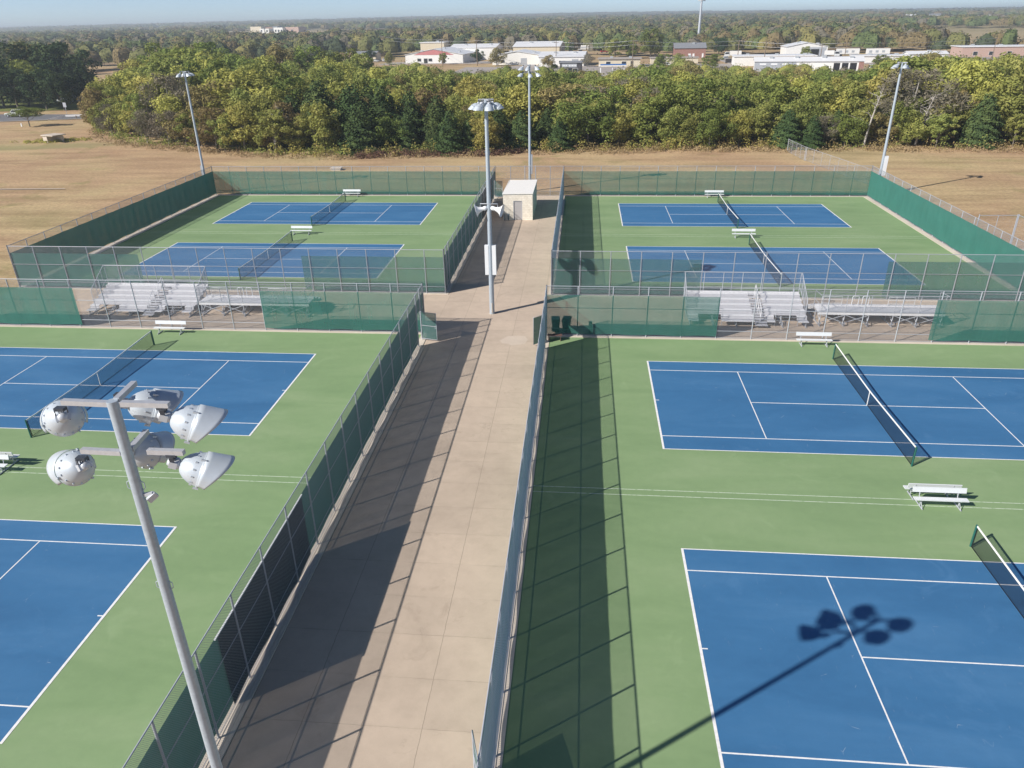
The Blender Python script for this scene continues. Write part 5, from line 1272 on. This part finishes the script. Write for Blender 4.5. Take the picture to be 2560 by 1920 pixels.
# utility poles and wires
POLES=[(-133,474,11.5),(-73,354,12),(-55.6,351,11.5),(-17.4,342,10.5),(16.9,326,11),(64.5,338,10),(67.4,297,11),(90,300,9),(101.8,308,9.5),(185,361,9)]
PT=[]
for k,(x,y,hh) in enumerate(POLES):
    nm=['far left, beyond the small tan building','at the left corner of the pink gabled building','right of the pink gabled building','in front of the white metal workshop','beside the tall green tree','right of the dark boundary wall','in front of the long workshop, left end','in front of the long workshop, middle','in front of the long workshop, right of its middle','at the pale pink brick building'][k]
    t=empty('utility_pole',(x,y,th(x,y)),'wooden utility pole '+nm,'utility pole','utility poles beyond the woods')
    m=MB(); m.tube([(0,0,-.2),(0,0,hh)],[.2,.13],8); m.build('pole',MAT['wood'],t)
    m=MB(); m.obox((-1.2,0,hh-.5),(1.2,0,hh-.5),.12,.14); m.build('crossarm',MAT['wood'],t)
    if k%3==0:
        m=MB(); m.lathe((.35,-.2,hh-2.2),(0,0,1),[(0,0),(0,.28),(.9,.28),(1.0,0)],10); m.build('transformer',MAT['greysiding'],t)
    PT.append((x,y,th(x,y)+hh-.3))
order=[0,1,2,3,4,5,8,9]
for dz,dx in ((0,-.9),(-1.6,0)):
    pts=[]
    for a,b in zip(order[:-1],order[1:]):
        p,q=PT[a],PT[b]
        for k in range(10):
            f=k/10; pts.append((p[0]*(1-f)+q[0]*f+dx*.0,p[1]*(1-f)+q[1]*f,p[2]*(1-f)+q[2]*f+dz-1.6*4*f*(1-f)*.5))
    pts.append((PT[9][0],PT[9][1],PT[9][2]+dz)); m=MB(); m.tube(pts,.045,4,False)
    tag(m.build('power_line',MAT['galv2']),'upper overhead power line above the buildings' if dz==0 else 'lower overhead power line above the buildings','power line')
# cell tower
t=empty('cell_tower',(75.8,552,th(75,552)),'tall pale monopole cell tower with antennas behind the red brick building','cell tower')
m=MB(); m.tube([(0,0,0),(0,0,16),(0,0,31)],[1.05,.85,.65],16); m.build('mast',MAT['lampgrey'],t)
m=MB()
for k in range(3):
    a=2*math.pi*k/3+.3; b=a+2*math.pi/3; R=2.9; m.tube([(R*math.cos(a),R*math.sin(a),28.9),(R*math.cos(b),R*math.sin(b),28.9)],.12,6); m.tube([(0,0,28.9),(R*.5*math.cos(a+1.05),R*.5*math.sin(a+1.05),28.9)],.14,6)
m.build('antenna_frame',MAT['darkmetal'],t)
for k in range(9):
    a=2*math.pi*(k//3)/3+.3; b=a+2*math.pi/3; f=.15+.35*(k%3); R=3.0; x=R*(math.cos(a)*(1-f)+math.cos(b)*f); y=R*(math.sin(a)*(1-f)+math.sin(b)*f)
    m=MB(); m.box(x-.26,x+.26,y-.14,y+.14,28.3,31.2); m.build('antenna_panel',MAT['white_paint'],t)
# trees among the buildings
for k,(x,y,h,kd,wd,lb) in enumerate([(30.5,398,14.5,'green',1.15,'tall bright green tree left of the red brick building'),(12,399,10,'olive',1.3,'round olive tree above the long cream building, left one'),(20,401,9.5,'green',1.2,'round olive tree above the long cream building, right one'),(36.4,320.5,5.6,'olive',1.3,'small round tree in front of the red brick building'),(49.5,311,5.6,'green',2.2,'wide rounded shrub tree right of the red brick building'),
   (71,430,9,'dark',1.7,'dark spreading tree right of the red brick building'),(107,281.5,6,'green',1.3,'small green tree at the brick end of the long workshop'),(103,372,6,'olive',1.1,'small tree in front of the tall white metal building'),(-58,372,7,'dark',1.2,'dark tree at the right corner of the pink gabled building'),(-104,372,6,'olive',1.3,'bushy tree left of the pink gabled building'),
   (-75,368,5.5,'olive',1.2,'bushy tree in front of the pink gabled building'),(-46,350,8,'rust',1.4,'brown tree between the pink gabled building and the white workshop'),(-20,322,6,'rust',1.3,'brown bushy tree in front of the white metal workshop'),(-3,333,5.5,'grey',1.5,'dark bush cluster right of the white metal workshop'),(28,312,6,'green',1.5,'green bushy tree above the blue striped canopy'),(-122,404,6,'dark',1.3,'dark round bush between the tan building and the pink gabled building')]):
    tree(kd,x,y,h,lb,None,wd)
# school on the hill and water towers
def far_pt(x,y,z=0): return (x,y,th(x,y)+z)
t=empty('school_complex',far_pt(-556,1363,0),'distant pale school complex on the hill towards the left horizon','school',None,rad(-20)); t.scale=(.64,.7,.5); t.location.z+=2.5
for (x0,x1,y0,y1,z1,mt) in ((-68,-30,0,30,17,'cream'),(-30,6,14,40,15,'brownroof'),(6,24,5,30,17,'greyroof'),(24,55,-10,20,13,'whitesiding'),(55,100,0,30,14,'pinkbrick'),(-30,-14,-6,14,10,'whitesiding'),(-10,3,-6,14,10,'whitesiding')):
    m=MB(); uvbox(m,x0,x1,y0,y1,-6,z1); m.add([(x0,y0,z1),(x1,y0,z1),(x1,y1,z1),(x0,y1,z1)],[(0,1,2,3)],False,[[(0,0),(1,0),(1,1),(0,1)]]); m.build('wing',MAT[mt],t)
m=MB()
for x in (-26,-6,28,38,48,64,80): m.box(x,x+5,-10.3 if 24<x<55 else -6.2,-6,0,6)
m.build('window_band',MAT['glass'],t)
def water_tower(x,y,h,r,label):
    t=empty('water_tower',far_pt(x,y),label,'water tower')
    m=MB(); m.lathe((0,0,0),(0,0,1),[(0,r*.35),(h*.1,r*.2),(h*.6,r*.18),(h*.68,r*.5),(h*.76,r*.95),(h*.84,r),(h*.94,r*.8),(h,0)],20); m.build('tank',MAT['white_paint'],t)
    m=MB(); m.lathe((0,0,h),(0,0,1),[(0,r*.1),(r*.15,r*.1),(r*.2,0)],8); m.build('vent',MAT['galv'],t)
def horiz(u_az,dist): a=math.radians(u_az); return CAM[0]+dist*math.sin(a),CAM[1]+dist*math.cos(a)
x,y=horiz(-25.3,3600); water_tower(x,y,38,8,'white water tower on the left horizon')
x,y=horiz(-4.2,6500); water_tower(x,y,34,9,'pale water tower on the middle horizon')
x,y=horiz(16.0,5200); water_tower(x,y,38,9,'white water tower on the right horizon')
# distant houses and barns, a few pixels each
r3=random.Random(5)
for k in range(34):
    az=r3.uniform(-36,27); d=r3.uniform(1500,3600); x,y=horiz(az,d); w=r3.uniform(10,22)
    t=empty('farmhouse',far_pt(x,y,2.0),'small pale house far away among distant trees','house','distant houses scattered towards the horizon',r3.uniform(-.4,.4))
    m=MB(); m.box(-w/2,w/2,0,8,-3,4.5); m.build('wall',MAT[r3.choice(['cream','whitesiding','pinkbrick'])],t)
    m=MB(); m.add([(-w/2-1,-1,4.4),(w/2+1,-1,4.4),(w/2+1,4,7),(-w/2-1,4,7),(w/2+1,9,4.4),(-w/2-1,9,4.4)],[(0,1,2,3),(3,2,4,5)]); m.build('roof',MAT[r3.choice(['whiteroof2','greyroof','brownroof'])],t)

# ------------------------------------------------------------------ sky, sun, haze, camera
w=bpy.data.worlds.new('World'); SC.world=w; w.use_nodes=True; nt=w.node_tree; nt.nodes.clear()
sky=nt.nodes.new('ShaderNodeTexSky'); sky.sky_type='NISHITA'; sky.sun_disc=False; sky.sun_elevation=rad(34.5); sky.sun_rotation=rad(234.8)
sky.altitude=0; sky.air_density=.45; sky.dust_density=.1; sky.ozone_density=1.5
bg=nt.nodes.new('ShaderNodeBackground'); bg.inputs[1].default_value=.100; wo=nt.nodes.new('ShaderNodeOutputWorld')
nt.links.new(sky.outputs[0],bg.inputs[0]); nt.links.new(bg.outputs[0],wo.inputs[0])
L=bpy.data.lights.new('sun','SUN'); L.energy=5.0; L.angle=rad(.53); L.color=(1,.945,.87)
so=bpy.data.objects.new('sun',L); C.objects.link(so); so.rotation_euler=Vector((-1.19,-.84,1.0)).to_track_quat('Z','Y').to_euler(); so.location=(-60,-60,60)
hz_=MB(); hz_.box(-9500,9500,-500,12500,-3,60); hm,nt2,nn,ll=newmat('haze_air')
pv=nn.new('ShaderNodeVolumePrincipled'); pv.inputs['Color'].default_value=(.84,.93,1,1); pv.inputs['Density'].default_value=.00031; pv.inputs['Anisotropy'].default_value=.2
o=nn.new('ShaderNodeOutputMaterial'); ll.new(pv.outputs[0],o.inputs['Volume'])
ho=hz_.build('haze',hm); tag(ho,'thin blue haze over the distant country','haze',None,'stuff')
cam=bpy.data.cameras.new('camera'); co=bpy.data.objects.new('camera',cam); C.objects.link(co)
R=Matrix(((0.99598155,0.08810205,-0.01608654),(-0.02439398,0.439702,0.89781239),(-0.08617239,0.89381216,-0.44008424)))
M4=Matrix.Identity(4)
for i in range(3):
    M4[i][0]=R[0][i]; M4[i][1]=R[1][i]; M4[i][2]=-R[2][i]
M4.translation=Vector(CAM); co.matrix_world=M4
cam.sensor_width=36; cam.lens=36*1844.9/2560; cam.clip_start=.1; cam.clip_end=30000
SC.camera=co
SC.render.engine='CYCLES'
SC.view_settings.view_transform='Standard'; SC.view_settings.look='None'; SC.view_settings.exposure=.36; SC.view_settings.gamma=1
SC.cycles.transparent_max_bounces=40; SC.cycles.max_bounces=8; SC.cycles.volume_bounces=0
print('objects',len(bpy.data.objects))

for o in bpy.data.objects:
    if 'label' in o.keys() and len(o['label'].split())>16: print('LONG',len(o['label'].split()),o['label'])
    if 'label' in o.keys() and len(o['label'].split())<4: print('SHORT',o['label'])
